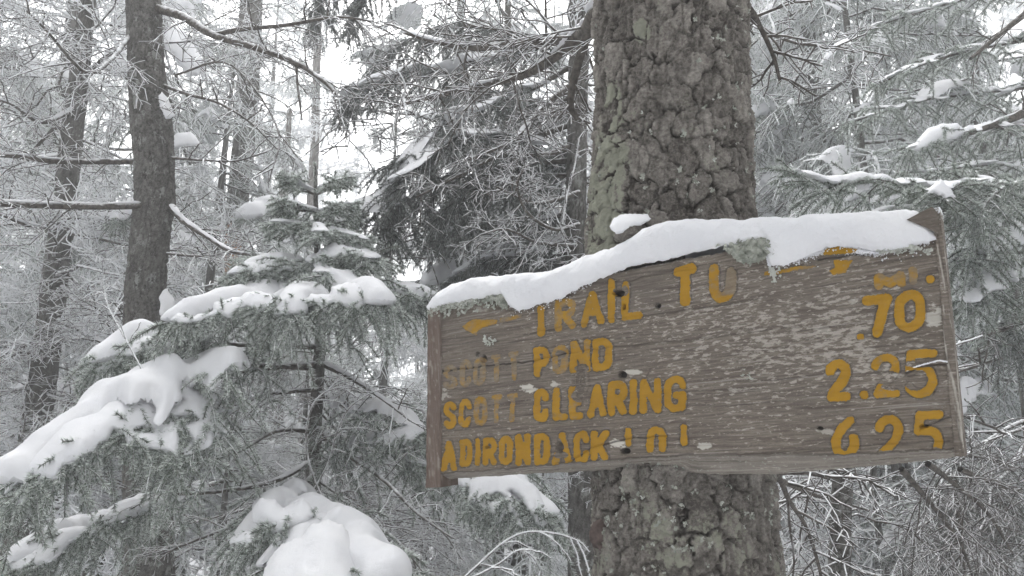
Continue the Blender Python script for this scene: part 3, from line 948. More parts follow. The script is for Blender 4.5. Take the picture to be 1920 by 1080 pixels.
def build_sign():
    nc, nr, nb = 800, 270, 14
    i = np.linspace(0, 1, nc)
    j = np.linspace(0, 1, nr)[:, None]
    ut, ub = 824 + (1752 - 824) * i, 825 + (1792 - 825) * i
    jag = lambda sd, a: a * (fbm(i * 60, i * 0, i * 0 + .5, 4, sd) - .5)
    vt, vb = v_top(ut) + jag(3, 7), v_bot(ub) + jag(5, 7)
    U = ut * (1 - j) + ub * j
    V = vt * (1 - j) + vb * j
    L = plane(U, V)
    s, t = L[..., 0], L[..., 1]
    # wood relief: ridges along the grain
    wob = 0.012 * (fbm(s * 3, t * 6, s * 0, 3, 40) - .5) * 2
    ridg = fbm(s * 9, (t + wob) * 260, s * 0 + 3, 4, 41, .6)
    chip = fbm(s * 60, t * 130, s * 0 + 7, 4, 43, .6)
    big = fbm(s * 5, t * 12, s * 0 + 5, 3, 42)
    H = 0.0022 * (ridg - .5) + 0.0024 * (chip - .5) + 0.004 * (big - .5)
    gro_shade = np.clip((0.40 - ridg) * 3.0, 0, .5)
    wU = U + 5 * (fbm(s * 30, t * 30, s * 0, 3, 61) - .5)
    wV = V + 7 * (fbm(s * 40, t * 40, s * 0, 3, 60) - .5)
    for pts, w, dk in CRACKS:
        d = seg_dist(wU, wV, pts)
        H -= 0.004 * dk * np.exp(-(d / (1.5 * w)) ** 2)
        gro_shade = np.maximum(gro_shade, dk * np.exp(-(d / (1.5 * w)) ** 2))
    for x, y, a, b, dk in HOLES:
        r = np.hypot((wU - x) / a, (wV - y) / b)
        m = 1 - sm(.7, 1.15, r)
        H -= 0.014 * dk * m
        gro_shade = np.maximum(gro_shade, m * dk * 1.1)
    kn = np.hypot((U - 1090) / 13, (V - 712) / 34)
    H += 0.003 * (np.cos(kn * 9) * np.exp(-kn ** 2))
    gro_shade = np.maximum(gro_shade, .55 * np.exp(-(kn * 1.1) ** 2) * (.5 + .5 * np.cos(kn * 11)))
    peel = np.zeros_like(H)
    pn = fbm(s * 90, t * 190, s * 0 + 2, 4, 77, .65)
    for x, y, a, b, k in PEELS:
        r = np.hypot((U - x) / a, (V - y) / b) + (pn - .5) * 2.2
        peel = np.maximum(peel, k * (1 - sm(.75, 1.0, r)))
    # ledge above the split at the right
    led = np.clip(1 - np.abs(V - pl(U, [(1695, 698), (1722, 685), (1762, 675), (1786, 679)]) - 3) / 7, 0, 1) * (U > 1698)
    H += 0.006 * led
    fr = 1.05 * np.clip(1 - np.abs(V - pl(U, [(1695, 698), (1722, 686), (1762, 676), (1786, 680)])) / 3.4, 0, 1) * (U > 1700)
    # granular snow clinging below the cap
    tl = V - v_top(U)
    fr = np.maximum(fr, pl(U, [(830, .55), (945, .4), (950, .9), (1060, .8), (1100, .5), (1250, .25), (1430, .1), (1440, .95), (1530, .9), (1560, .55), (1640, .9), (1760, .9)]) *
                    np.exp(-np.clip(tl - pl(U, [(826, 0), (945, 0), (952, 16), (1060, 8), (1100, 0), (1430, 0), (1440, 40), (1540, 36), (1650, 58), (1760, 40)]), 0, 99) / 11.0))
    lich = np.clip(.62 * np.exp(-np.clip(tl, 0, 99) / 12) * (U < 960), 0, 1)
    lich = np.maximum(lich, .95 * np.exp(-(((U - 1412) / 36) ** 2 + ((V - 474) / 22) ** 2) ** 2))
    lich = np.maximum(lich, .45 * np.exp(-((U - 1700) / 110) ** 2) * np.exp(-np.clip(tl - 50, -30, 99) / 16))
    lich = np.maximum(lich, .36 * sm(1730, 1785, U - (V - 398) * .1))
    flk = 1.15 * np.exp(-(((U - 1480) / 230) ** 2 + ((V - 650) / 130) ** 2)) + .6 * np.exp(-(((U - 1640) / 140) ** 2 + ((V - 620) / 90) ** 2)) + .5 * np.exp(-(((U - 1150) / 250) ** 2 + ((V - 590) / 60) ** 2)) - .35 * np.exp(-(((U - 950) / 110) ** 2 + ((V - 650) / 60) ** 2))
    # letters
    PX, PV = U, V
    rag = 2.6 * (fbm(s * 150, t * 150, s * 0 + 4, 3, 91, .6) - .5) + 3.2 * (fbm(s * 45, t * 60, s * 0 + 9, 3, 92) - .5)
    lu = 4 * (fbm(s * 25, t * 25, s * 0 + 1, 2, 93) - .5)
    masks = []
    for ch, x0, x1, y0, y1, hw, sl, wear in TXT:
        w = x1 - x0
        h = (y1 - y0) - abs(sl) * w - 2 * hw
        y00 = y0 + max(0, -sl) * w + hw
        lx, ly = PX - x0, PV - y00
        d = np.full(PX.shape, 1e9)
        box = (PX > x0 - 4) & (PX < x1 + 4) & (PV > y0 - 6) & (PV < y1 + 8)
        if not box.any():
            continue
        bx, by = (PX + lu)[box], (PV + lu * .5)[box]
        db = np.full(bx.shape, 1e9)
        for st in GLYPH[ch]:
            p = []
            for gx, gy in st:
                X = x0 + hw + gx * (w - 2 * hw)
                p.append((X, y00 + gy * h + sl * (X - x0)))
            db = np.minimum(db, seg_dist(bx, by, p))
        d[box] = db
        masks.append((d + rag < hw, wear, ch))
        if wear < .4:
            gro_shade = np.maximum(gro_shade, .42 * np.exp(-((d + rag - hw - 1.0) / 1.0) ** 2))  # shadow outline round the letter, painted into the board's groove colour
            H -= .0012 * np.exp(-((d + rag - hw - 1.5) / 1.4) ** 2)
    for poly, wear in ARROWS:
        masks.append((inside(PX + lu, PV + rag * .6, poly), wear, 'arrow'))
    gone = np.zeros(PX.shape, bool)
    for x, y, a, b in GONE:
        gone |= (np.hypot((PX + rag * 1.5 - x) / a, (PV + rag * 1.2 - y) / b) < 1)
    scuff = fbm(s * 70, t * 110, s * 0 + 6, 4, 95, .6)
    H_board = H.copy()
    for m, wear, ch in masks:
        H_board[m & ~gone] += 0.0009
    X3 = np.stack([s, t, L[..., 2] + H_board], -1)
    # bevelled, rotted bottom edge: from the face's lower line down and back
    k = np.linspace(0, 1, nb + 1)[1:, None]
    lowp = plane(ub, v_low(ub) + jag(8, 4), -0.030)
    front = X3[-1]
    bev = front[None] * (1 - k[..., None]) + lowp[None] * k[..., None]
    bn = fbm(bev[..., 0] * 8, k * 14 + bev[..., 0] * 0, bev[..., 0] * 0 + 1, 4, 44, .6) - .5
    bev = bev + np.array([0, -.35, 1]) * (0.006 * bn * np.sin(k * math.pi))[..., None]
    back_lo = lowp + np.array([0, 0.004, -0.022])
    back_hi = np.stack([X3[0, :, 0], X3[0, :, 1] - .002, np.full(nc, -.052)], -1)
    top_mid = np.stack([X3[0, :, 0], X3[0, :, 1] + .001, np.full(nc, -.012)], -1)
    rows = np.concatenate([back_hi[None], top_mid[None], X3, bev, back_lo[None], back_hi[None]])
    z2 = lambda a, fill, n0=2, n1=nb + 2: np.concatenate([np.full((n0, nc), fill), a, np.full((n1, nc), fill)])
    g = Geo()
    frr = z2(fr, 0.0)
    grr = z2(gro_shade, 0.1)
    grr[2 + nr:2 + nr + nb] = np.clip((.45 - (bn + .5)) * 2.5, 0, .8)
    g.add(rows, grid_faces(rows.shape[0], nc), 0, frr.ravel())
    for c in (0, nc - 1):                      # closing ends
        ring = rows[:, c]
        g.add(np.concatenate([ring, ring.mean(0, keepdims=True)]), np.array([(q, q + 1, len(ring)) for q in range(len(ring) - 1)]), 0, 0.0)
    tot = g.n
    lz = z2(lich, .1)
    lz[2 + nr:2 + nr + nb] = .40
    pz = z2(peel, 0)
    pz[2 + nr:2 + nr + nb] = .18
    grr[2 + nr - 2:2 + nr + 1] = .5
    pad = lambda a: np.concatenate([a.ravel(), np.zeros(tot - a.size)])
    obj('board', g.mesh('board', [WOOD], dict(peel=pad(pz), groove=pad(grr), lichen=pad(lz), flaky=pad(z2(flk, 0)))), SIGN)
    q = grid_faces(nr, nc)
    for m, wear, ch in masks:
        mm = m & ~gone
        f = q[mm.ravel()[q].sum(1) >= 3]
        if len(f) == 0:
            continue
        used = np.unique(f)
        mp = np.full(nr * nc, -1)
        mp[used] = np.arange(len(used))
        P = X3.reshape(-1, 3)[used] + np.array([0, 0, .0006])
        ww = np.clip(wear + .10 + .95 * (scuff.ravel()[used] - .5) + (0.25 if wear > .3 else 0) * (pn.ravel()[used] - .5), 0, 1)
        if ch == 'U':
            uu, vv = U.ravel()[used], V.ravel()[used]
            ww = np.clip(ww + .9 * sm(1348, 1368, uu) * (1 - sm(540, 562, vv)), 0, 1)
        gl = Geo()
        gl.add(P, mp[f], 0, 0.0)
        o = obj('arrow' if ch == 'arrow' else 'letter' if ch.isalpha() and ch != 'f' else 'number', gl.mesh('letter', [PAINT], dict(fade=ww)), SIGN)
        if ch == '.':
            o.name = 'dot'

    def post(name, x_front, t0, t1, n0, n1, seed, m, frost):
        """an end board: x_front = (s_left, s_right) at bottom and top"""
        (a0, b0), (a1, b1) = x_front
        nh, per = 90, []
        hh = np.linspace(0, 1, nh)
        q0 = np.linspace(0, 1, 9)
        prof = [(x, 1.0) for x in q0] + [(1.0, 1 - y) for y in np.linspace(0, 1, 13)[1:]] + [(1 - x, 0.0) for x in q0[1:]] + [(0.0, y) for y in np.linspace(0, 1, 13)[1:-1]]
        prof = np.array(prof)
        A, B = a0 + (a1 - a0) * hh, b0 + (b1 - b0) * hh
        S = A[:, None] + (B - A)[:, None] * prof[None, :, 0]
        N_ = n0 + (n1 - n0) * prof[None, :, 1] + 0 * S
        T_ = t0 + (t1 - t0) * hh[:, None] + 0 * S
        rel = 0.0022 * (fbm(S * 160, T_ * 6, N_ * 160, 4, seed, .6) - .5) + 0.002 * (fbm(S * 60, T_ * 50, N_ * 60, 3, seed + 3) - .5)
        cs, cn = S.mean(1, keepdims=True), N_.mean(1, keepdims=True)
        ln = np.hypot(S - cs, N_ - cn)
        S, N_ = S + (S - cs) / ln * rel * 2, N_ + (N_ - cn) / ln * rel * 2
        X = np.stack([S, T_, N_], -1)
        g2 = Geo()
        k_ = X.shape[1]
        pe = np.clip((fbm(S * 300, T_ * 14, N_ * 100, 4, seed + 9) - .60) * 9, 0, .6)
        fr_ = frost + 0 * S + .5 * np.exp(-(t1 - T_) / .012)
        gv = np.clip((.42 - fbm(S * 260, T_ * 9, N_ * 260, 3, seed + 1)) * 3, 0, .6)
        g2.add(X, grid_faces(nh, k_, True)[:, ::-1], 0, fr_.ravel())
        for row in (0, nh - 1):
            ring = X[row]
            g2.add(np.concatenate([ring, ring.mean(0, keepdims=True)]), np.array([(q_, (q_ + 1) % k_, k_) for q_ in range(k_)]), 0, 0.2)
        n_ = g2.n - X.shape[0] * k_
        p2 = lambda a: np.concatenate([a.ravel(), np.zeros(n_)])
        obj('end_board', g2.mesh('end_board', [m], dict(peel=p2(pe), groove=p2(gv), lichen=p2(.25 + .5 * np.exp(-(t1 - T_) / .02)))), SIGN)

    lb, lt = plane(798, 915, .004), plane(803, 580, .004)
    rb, rt_ = plane(825.5, 915, .004), plane(825, 574, .004)
    post('l', ((lb[0], rb[0]), (lt[0], rt_[0])), lb[1], lt[1] + .002, -.058, .004, 5, WOOD_END, 0.0)
    lb, lt = plane(1789, 848, .003), plane(1748, 392, .003)
    rb, rt_ = plane(1808, 850, .003), plane(1763, 392, .003)
    post('r', ((lb[0], rb[0]), (lt[0], rt_[0])), plane(1798, 856, .003)[1], plane(1754, 390, .003)[1], -.050, .003, 6, WOOD, 0.24)

    # the splintered upper corner that stands out of the snow
    g3 = Geo()
    po = np.array([(1700, 412), (1722, 400), (1748, 387), (1760, 402), (1762, 440), (1738, 428)], float)
    f_, b_ = plane(po[:, 0], po[:, 1], .012), plane(po[:, 0], po[:, 1], -.03)
    k = len(po)
    g3.add(np.concatenate([f_, b_, [f_.mean(0) + [0, 0, .004]]]), np.array([(a, (a + 1) % k, 2 * k) for a in range(k)]), 0, .2, False)
    g3.add(np.concatenate([f_, b_]), np.array([(a, a + k, (a + 1) % k + k, (a + 1) % k) for a in range(k)]), 0, .2, False)
    z_ = np.zeros(g3.n)
    obj('splinter', g3.mesh('splinter', [WOOD], dict(peel=z_, groove=z_ + .35, lichen=z_)), SIGN)


build_sign()

# leafy lichen grown on wood and bark: small curled flakes, one sheet of tufts
def tufts(pos, nor, size, n, g, white=0.3):
    """pos (k,3), nor (k,3): n curled flakes at each place"""
    k = len(pos)
    p = np.repeat(pos, n, 0)
    nn = np.repeat(nor, n, 0)
    sz = np.repeat(np.broadcast_to(size, (k,)), n) * (0.5 + 0.9 * rng.random(k * n))
    r = rng.normal(0, 1, (k * n, 3))
    d = nrm(r - nn * (r * nn).sum(1, keepdims=True))
    sd = np.cross(nn, d)
    rows = []
    for f, w, up in ((0, .22, .05), (.35, .42, .28), (.75, .40, .55), (1.0, .12, .50)):
        jit = rng.normal(0, .10, (k * n, 3)) * sz[:, None]
        c = p + d * (f * sz * .75)[:, None] + nn * (up * sz * (.4 + .8 * rng.random(k * n)))[:, None] + jit
        rows.append(np.stack([c - sd * (w * sz * .6)[:, None], c + sd * (w * sz * .6)[:, None]], 1))
    V = np.stack(rows, 1)                       # (kn,4,2,3)
    F = np.array([(0, 1, 3, 2), (2, 3, 5, 4), (4, 5, 7, 6)])
    F = (F[None] + (np.arange(k * n) * 8)[:, None, None]).reshape(-1, 4)
    mt = 1 if white > .5 else 0
    g.add(V, F, mt, 0.0, False)


def sign_lichen():
    g = Geo()
    def put(us, vs, size, n, w=.3):
        p = plane(np.asarray(us), np.asarray(vs), .003)
        tufts(p, np.broadcast_to(np.array([0, .15, 1.0]), p.shape), size, n, g, w)
    u = rng.uniform(806, 950, 90)
    put(u, v_top(u) + rng.exponential(7, 90) - 1, .008, 5)
    u = rng.uniform(806, 950, 60)
    put(u, v_top(u) + rng.exponential(5, 60) - 2, .007, 5, .9)
    put(rng.normal(944, 4, 26), rng.uniform(553, 580, 26), .008, 5)
    put(rng.normal(1412, 14, 60), rng.normal(472, 9, 60), .013, 5)
    put(rng.normal(1385, 14, 25), rng.normal(463, 5, 25), .010, 5)
    put(rng.normal(1450, 5, 16), rng.normal(515, 7, 16), .005, 5, .9)
    put(rng.normal(918, 7, 14), rng.normal(639, 4, 14), .006, 4, .9)
    put(rng.normal(1405, 8, 10), rng.normal(704, 5, 10), .0035, 3, .2)
    put(rng.uniform(1640, 1745, 50), 0 + rng.uniform(462, 474, 50), .006, 4, .9)
    o = obj('lichen', g.mesh('lichen', [LICHEN, LICHEN_W]), SIGN)
    tag(o, None, None, None, 'stuff')


sign_lichen()


def sign_snow():
    N, M = 420, 34
    x = np.linspace(806, 1756, N)
    vt = pl(x, [(806, 577), (812, 562), (822, 548), (850, 531), (900, 519), (960, 516), (1000, 514), (1060, 500), (1100, 480), (1150, 466), (1190, 446), (1210, 428), (1250, 417), (1290, 409), (1340, 412),
                (1400, 411), (1450, 404), (1480, 407), (1520, 402), (1600, 396), (1660, 397), (1700, 392), (1722, 397), (1740, 416), (1756, 446)])
    vf = pl(x, [(806, 582), (850, 569), (944, 551), (950, 566), (957, 578), (975, 581), (1000, 574), (1050, 561), (1085, 541), (1120, 525), (1180, 501), (1250, 487), (1350, 463), (1424, 452), (1446, 496),
                (1480, 496), (1520, 479), (1550, 464), (1600, 463), (1645, 472), (1680, 470), (1720, 458), (1756, 450)])
    vt = vt + 5 * (fbm(x / 40, x * 0, x * 0, 3, 4) - .5)
    vf = vf + 7 * (fbm(x / 9, x * 0, x * 0 + 2, 3, 6) - .5)
    vf = np.maximum(vf, vt + 3)
    F = plane(x, vf, .004)
    T = plane(x, vt, -.020)
    bump_ = pl(x, [(806, .004), (830, .012), (1000, .014), (1100, .012), (1250, .015), (1380, .012), (1440, .005), (1500, .013), (1600, .018), (1740, .010), (1756, .003)])
    ph = np.linspace(0, 1, M)
    ks = np.exp(-.5 * (np.arange(-60, 61) / 24.0) ** 2)
    ks /= ks.sum()
    sm1 = lambda a: np.convolve(np.concatenate([np.full(60, a[0]), a, np.full(60, a[-1])]), ks, 'valid')
    F0, FS = F, np.stack([F[:, 0], sm1(F[:, 1]), F[:, 2]], 1)
    X = np.zeros((M, N, 3))
    for r, p in enumerate(ph):
        wq = float(sm(0, .55, np.array(p / .62)))
        F = F0 * (1 - wq) + FS * wq
        if p <= .62:
            q = p / .62
            a = q * math.pi / 2
            X[r, :, 0] = F[:, 0] + (T[:, 0] - F[:, 0]) * q
            X[r, :, 1] = F[:, 1] + (T[:, 1] - F[:, 1]) * (math.sin(a) ** 1.15)
            X[r, :, 2] = F[:, 2] + (T[:, 2] - F[:, 2]) * (1 - math.cos(a)) ** 1.3 + bump_ * math.sin(min(1, q * 1.15) * math.pi) ** .6 * (1 - .35 * q)
        else:
            q = (p - .62) / .38
            a = q * math.pi / 2
            X[r, :, 0] = T[:, 0]
            X[r, :, 1] = T[:, 1] - (T[:, 1] - np.minimum(F[:, 1], T[:, 1]) + .004) * (1 - math.cos(a))
            X[r, :, 2] = T[:, 2] - .045 * math.sin(a)
    n1 = fbm(X[..., 0] * 18, X[..., 1] * 18, X[..., 2] * 18, 3, 8) - .5
    n2 = fbm(X[..., 0] * 150, X[..., 1] * 150, X[..., 2] * 150, 3, 9) - .5
    edge = np.sin(np.clip(ph / .62, 0, 1) * math.pi / 2)[:, None]
    n3 = fbm(X[..., 0] * 55, X[..., 1] * 55, X[..., 2] * 55, 3, 12) - .5
    X[..., 2] += .014 * n1 * edge + .0022 * n2 + .007 * n3 * edge
    X[..., 1] += .007 * n1 * edge + .0022 * n2 * edge + .004 * n3 * edge
    g = Geo()
    g.add(X, grid_faces(M, N), 0, 1.0)
    # crumbs of snow frozen to the face along the lower rim
    k = 520
    xc = rng.uniform(950, 1750, k)
    base = np.interp(xc, x, vf)
    keep = (xc < 1110) | (xc > 1436)
    xc, base = xc[keep], base[keep]
    c = plane(xc, base + rng.exponential(5.5, len(xc)) - 2, .003)
    r = rng.uniform(.0006, .0019, len(xc))
    oc = np.array([(1, 0, 0), (0, 1, 0), (-1, 0, 0), (0, -1, 0), (0, 0, 1), (0, 0, -1)], float)
    of = np.array([(0, 1, 4), (1, 2, 4), (2, 3, 4), (3, 0, 4), (1, 0, 5), (2, 1, 5), (3, 2, 5), (0, 3, 5)])
    Vc = c[:, None] + oc[None] * (r[:, None, None] * rng.uniform(.6, 1.4, (len(xc), 6, 1)))
    g.add(Vc, (of[None] + (np.arange(len(xc)) * 6)[:, None, None]).reshape(-1, 3), 0, 1.0)
    o = obj('snow_ridge', g.mesh('snow_ridge', [SNOW]))
    o.matrix_world = SIGN.matrix_world.copy()
    tag(o, 'long smooth cap of snow lying along the top of the trail sign', 'snow')


sign_snow()

# ------------------------------------------------------------------ the thick trunk that carries the sign
MAIN_ROWS = [(-160, 1254, 133), (0, 1256, 139), (200, 1258, 140), (330, 1258, 147), (420, 1257, 154), (560, 1262, 158), (760, 1272, 164), (900, 1279, 167), (1080, 1287, 173), (1200, 1291, 182)]


def main_tree():
    Y = 1.6
    for _ in range(30):                        # stand the trunk so that it just touches the back of the board
        P, Rr = px_axis(MAIN_ROWS, Y)
        i = 5
        Y += ((Rr[i] + .050) + (P[i] - SO) @ EZ) * 0.7
    P, Rr = extend(P, Rr, 7.5)
    org = np.array([P[0, 0], P[0, 1], float(ground_z(P[0, 0], P[0, 1]))])
    root = empty('spruce_tree', org, 'thick scaly barked spruce trunk carrying the trail sign', 'tree')
    s = np.concatenate([[0], np.cumsum(np.linalg.norm(np.diff(P, axis=0), axis=1))])

    def lich(X, L, edge, rough):
        u, v, d = proj(X)
        a = np.exp(-((u - pl(v, [(0, 1150), (150, 1150), (300, 1148), (450, 1125)])) / pl(v, [(100, 10), (200, 24), (330, 40), (430, 50)])) ** 2) * sm(120, 190, v) * (1 - sm(450, 500, v))
        b = np.exp(-(((u - 1203) / 20) ** 2 + ((v - 58) / 27) ** 2) ** 2)
        c = np.exp(-(((u - 1275) / 16) ** 2 + ((v - 20) / 20) ** 2))
        lo = .25 * sm(860, 960, v)
        front = X[..., 1] < np.interp(X[..., 2], P[:, 2], P[:, 1])
        return np.maximum(np.maximum(.42 * L + .10 + lo * rough, (1.25 * a * np.clip(rough * 1.9 - .30, 0, 1) + .9 * b + .35 * c) * front), 0)

    z0 = float(np.interp(at(1280, 1180, Y)[2], P[:, 2], s))
    z1 = float(np.interp(at(1256, -120, Y)[2], P[:, 2], s))
    g, ex, V, H = bark_trunk(P, Rr, 400, 800, .042, .062, .0118, 3, lich, org, (z0, z1))
    obj('trunk', g.mesh('trunk', [BARK_MAIN], ex), root)
    # lichen tufts
    nzr, nth = V.shape[:2]
    rr = rng.integers(14, nzr - 14, 5200)
    cc = rng.integers(0, nth, 5200)
    p = V[rr, cc]
    u, v, d = proj(p)
    axp = np.stack([np.interp(p[:, 2], P[:, 2], P[:, k]) for k in range(3)], 1)
    nn = nrm(p - axp)
    den = fbm(p[:, 0] * 9, p[:, 1] * 9, p[:, 2] * 7, 3, 66)
    pr = pl(v, [(-100, .10), (250, .16), (420, .35), (600, .35), (860, .30), (1080, .55)]) * (0.2 + 2.2 * np.clip(den - .38, 0, 1) * 2)
    k = (rng.random(len(p)) < pr)
    gl = Geo()
    p, nn, v = p[k], nn[k], v[k]
    w = rng.random(len(p)) < .3
    tufts(p[~w] - nn[~w] * .001, nn[~w], .0075, 6, gl)
    tufts(p[w] - nn[w] * .001, nn[w], .0055, 6, gl, .9)
    o = obj('lichen', gl.mesh('lichen', [LICHEN, LICHEN_W]), root, -org)
    tag(o, None, None, None, 'stuff')

    def blob(name, u, v, ru, rv, mt, out=.6, seed=1, flat=.8, y=None):
        c = at(u, v, Y - .15)
        ax = np.array([np.interp(c[2], P[:, 2], P[:, k]) for k in range(3)])
        rad = np.interp(c[2], P[:, 2], Rr)
        x = np.clip((c[0] - ax[0]) / rad, -.97, .97)
        n = np.array([x, -math.sqrt(1 - x * x), 0])
        c = ax + n * rad
        dd = (c - CP) @ FW
        a, b = ru * dd / FPX, rv * dd / FPX
        th, ps = np.meshgrid(np.linspace(0, 2 * math.pi, 40), np.linspace(-math.pi / 2, math.pi / 2, 24))
        X = np.stack([np.cos(ps) * np.cos(th), np.cos(ps) * np.sin(th), np.sin(ps)], -1)
        q = 1 + .35 * (fbm(X[..., 0] * 3 + 5, X[..., 1] * 3, X[..., 2] * 3, 4, seed) - .5)
        X = X * q[..., None] * np.array([a, a * out, b]) + c + n * a * out * (flat - .8)
        gg = Geo()
        gg.add(X - org, grid_faces(24, 40), 0, .3)
        zz = np.zeros(gg.n)
        return obj(name, gg.mesh(name, [mt], dict(tone=zz + .5, groove=zz + .1, lichen=zz + .35)), root)

    blob('burl', 1141, 1012, 29, 29, RESIN, .5, 3, .5)
    blob('branch_stub', 1186, 434, 30, 21, BARK_MAIN, 1.2, 6, 1.0)
    return root, P, Rr, Y, org


MT, MP, MR, MY, MORG = main_tree()


def snow_mass(label, poly, Ys, T=.045, k=.75, w=26.0, holes=(), lump=.45, parent=None):
    """a shaped load of snow: its outline at its own distance, a slope that falls towards the viewer, rounded rim and real thickness"""
    p = np.array(poly, float)
    st = 2.4
    lo, hi = p.min(0) - 9, p.max(0) + 9
    U, V = np.meshgrid(np.arange(lo[0], hi[0], st), np.arange(lo[1], hi[1], st), indexing='ij')
    sd = int(rng.integers(900))
    z0 = np.full_like(U, sd * .37)
    jx = 7 * (fbm(U / 15, V / 15, z0, 3, 1) - .5) + 3.5 * (fbm(U / 5, V / 5, z0, 2, 3) - .5)
    jy = 7 * (fbm(U / 15, V / 15, z0 + 9, 3, 2) - .5) + 3.5 * (fbm(U / 5, V / 5, z0 + 4, 2, 4) - .5)
    cl = [tuple(q) for q in poly] + [tuple(poly[0])]
    d = seg_dist(U + jx, V + jy, cl) * np.where(inside(U + jx, V + jy, poly), 1, -1)
    for x, y, a, b in holes:
        d = np.minimum(d, (np.hypot((U + jx - x) / a, (V + jy - y) / b) - 1) * min(a, b))
    use = d > 0
    q = use[:-1, :-1] | use[1:, :-1] | use[1:, 1:] | use[:-1, 1:]
    n = U.shape
    a = np.arange(n[0] * n[1]).reshape(n)
    quads = np.stack([a[:-1, :-1], a[1:, :-1], a[1:, 1:], a[:-1, 1:]], -1)[q]
    gx, gy = np.gradient(d, st)
    gl = np.maximum(np.hypot(gx, gy), .2)
    sh = np.clip(-d / gl, 0, st * 1.2) * (d < 0)
    Uu, Vv = U + gx / gl * sh, V + gy / gl * sh
    cnt = np.maximum(use.sum(1), 1)
    vc = (V * use).sum(1) / cnt
    ok = use.sum(1) > 0
    vc = np.interp(U[:, 0], U[ok, 0], vc[ok])
    kk = np.ones(25) / 25
    vc = np.convolve(np.pad(vc, 12, 'edge'), kk, 'valid')[:, None]
    Y0 = pl(U[:, 0], Ys)[:, None]
    ds = blur2(np.maximum(d, 0), 4.5)
    e = np.clip(ds / w, 0, 1)
    rim = np.sqrt(1 - (1 - np.clip(d / 9.0, 0, 1)) ** 2)
    nz = fbm(U / 46, V / 40, z0 + 3, 2, 5) - .5
    nf = fbm(U / 17, V / 15, z0 + 6, 3, 6) - .5
    h = T * np.sqrt(1 - (1 - e) ** 2) * (1 + lump * 1.7 * nz + .22 * nf) + T * .9 * np.clip(ds / (w * 2.4), 0, 1)
    h = blur2(np.maximum(h, .25 * T), 2.0) * rim
    Yb = Y0 + k * (vc - V) * Y0 / FPX + .05 * nz * e
    F = at(Uu, Vv, Yb - h)
    B = at(Uu, Vv, Yb + .3 * h + .002)
    B = np.where((d <= 0)[..., None], F, B)
    used = np.unique(quads)
    mp = np.full(n[0] * n[1], -1)
    mp[used] = np.arange(len(used))
    quads = mp[quads]
    Fv, Bv = F.reshape(-1, 3)[used], B.reshape(-1, 3)[used]
    c = Fv.mean(0)
    g = Geo()
    g.add(np.concatenate([Fv, Bv]) - c, np.concatenate([quads[:, ::-1], quads + len(used)]), 0, 1.0)
    tag(obj('snow_clump', g.mesh('snow_clump', [SNOW]), None, c), label, 'snow')
    if parent is None:
        return
    # needle sprigs of the buried bough that poke out along the lower rim and here and there through the surface
    low = (d > 0) & (d < 9) & (V > vc)
    mid = (d > 9) & (d < 26) & (V > vc - 12)
    i1, i2 = np.argwhere(low), np.argwhere(mid)
    n1 = int(len(i1) * st * st / 9 / 6.0) + 6
    pick = np.concatenate([i1[rng.integers(0, len(i1), n1)], i2[rng.integers(0, len(i2), max(1, n1 // 4))] if len(i2) else i1[:0]])
    b0 = Yb[pick[:, 0], pick[:, 1]][:, None]
    P0 = at(Uu[pick[:, 0], pick[:, 1]], Vv[pick[:, 0], pick[:, 1]], b0[:, 0] - .6 * h[pick[:, 0], pick[:, 1]])
    m = len(P0)
    D = nrm(np.stack([rng.normal(-.15, .55, m), rng.normal(-.65, .3, m), rng.normal(-.55, .45, m)], 1))
    L = rng.uniform(.035, .085, m)
    q = np.linspace(-.35, 1, 5)[None, :, None]
    P = P0[:, None] + D[:, None] * (L[:, None, None] * q) + np.array([0, 0, -.25]) * (L[:, None, None] * np.clip(q, 0, 1) ** 2)
    gs = Geo()
    tubes(gs, P, taper(m, 5, .0020, .0014), 3, 0, .4)
    needles(gs, P, 1100, .0165, .0034, 1, (.35, 1.3), .5)
    o_ = np.array(parent.location)
    for r in range(len(gs.V)):
        gs.V[r] = gs.V[r] - o_
    tag(obj('needle_sprigs', gs.mesh('needle_sprigs', BM), parent), None, None, None, 'stuff')


snow_mass('small cap of snow on the broken stub between trunk and sign', [(1142, 424), (1150, 407), (1165, 402), (1190, 400), (1214, 403), (1222, 412), (1206, 421), (1190, 425), (1172, 432), (1156, 440)], [(1142, MY - .150), (1222, MY - .178)], T=.018, w=12, k=.9)


def tree_from_px(name, label, rows, Y, top, seed, m=None, group=None, nt=48, nz=220, flare=1.25, cat='tree'):
    P, Rr = px_axis(rows, Y)
    P, Rr = extend(P, Rr, top, flare)
    org = np.array([P[0, 0], P[0, 1], float(ground_z(P[0, 0], P[0, 1]))])
    root = empty(name, org, label, cat, group)
    obj('trunk', simple_trunk(P, Rr, seed, org, m, nt, nz), root)
    return root, P, Rr


def catmull(pts, m):
    p = np.asarray(pts, float)
    p = np.vstack([2 * p[0] - p[1], p, 2 * p[-1] - p[-2]])
    n = len(p) - 3
    t = np.linspace(0, n - 1e-6, m)
    i = t.astype(int)
    f = (t - i)[:, None]
    a, b, c, d = p[i], p[i + 1], p[i + 2], p[i + 3]
    return .5 * (2 * b + (c - a) * f + (2 * a - 5 * b + 4 * c - d) * f ** 2 + (3 * b - a - 3 * c + d) * f ** 3)


def px_path(pts, m=14):
    a = np.array(pts, float)
    return catmull(at(a[:, 0], a[:, 1], a[:, 2]), m)


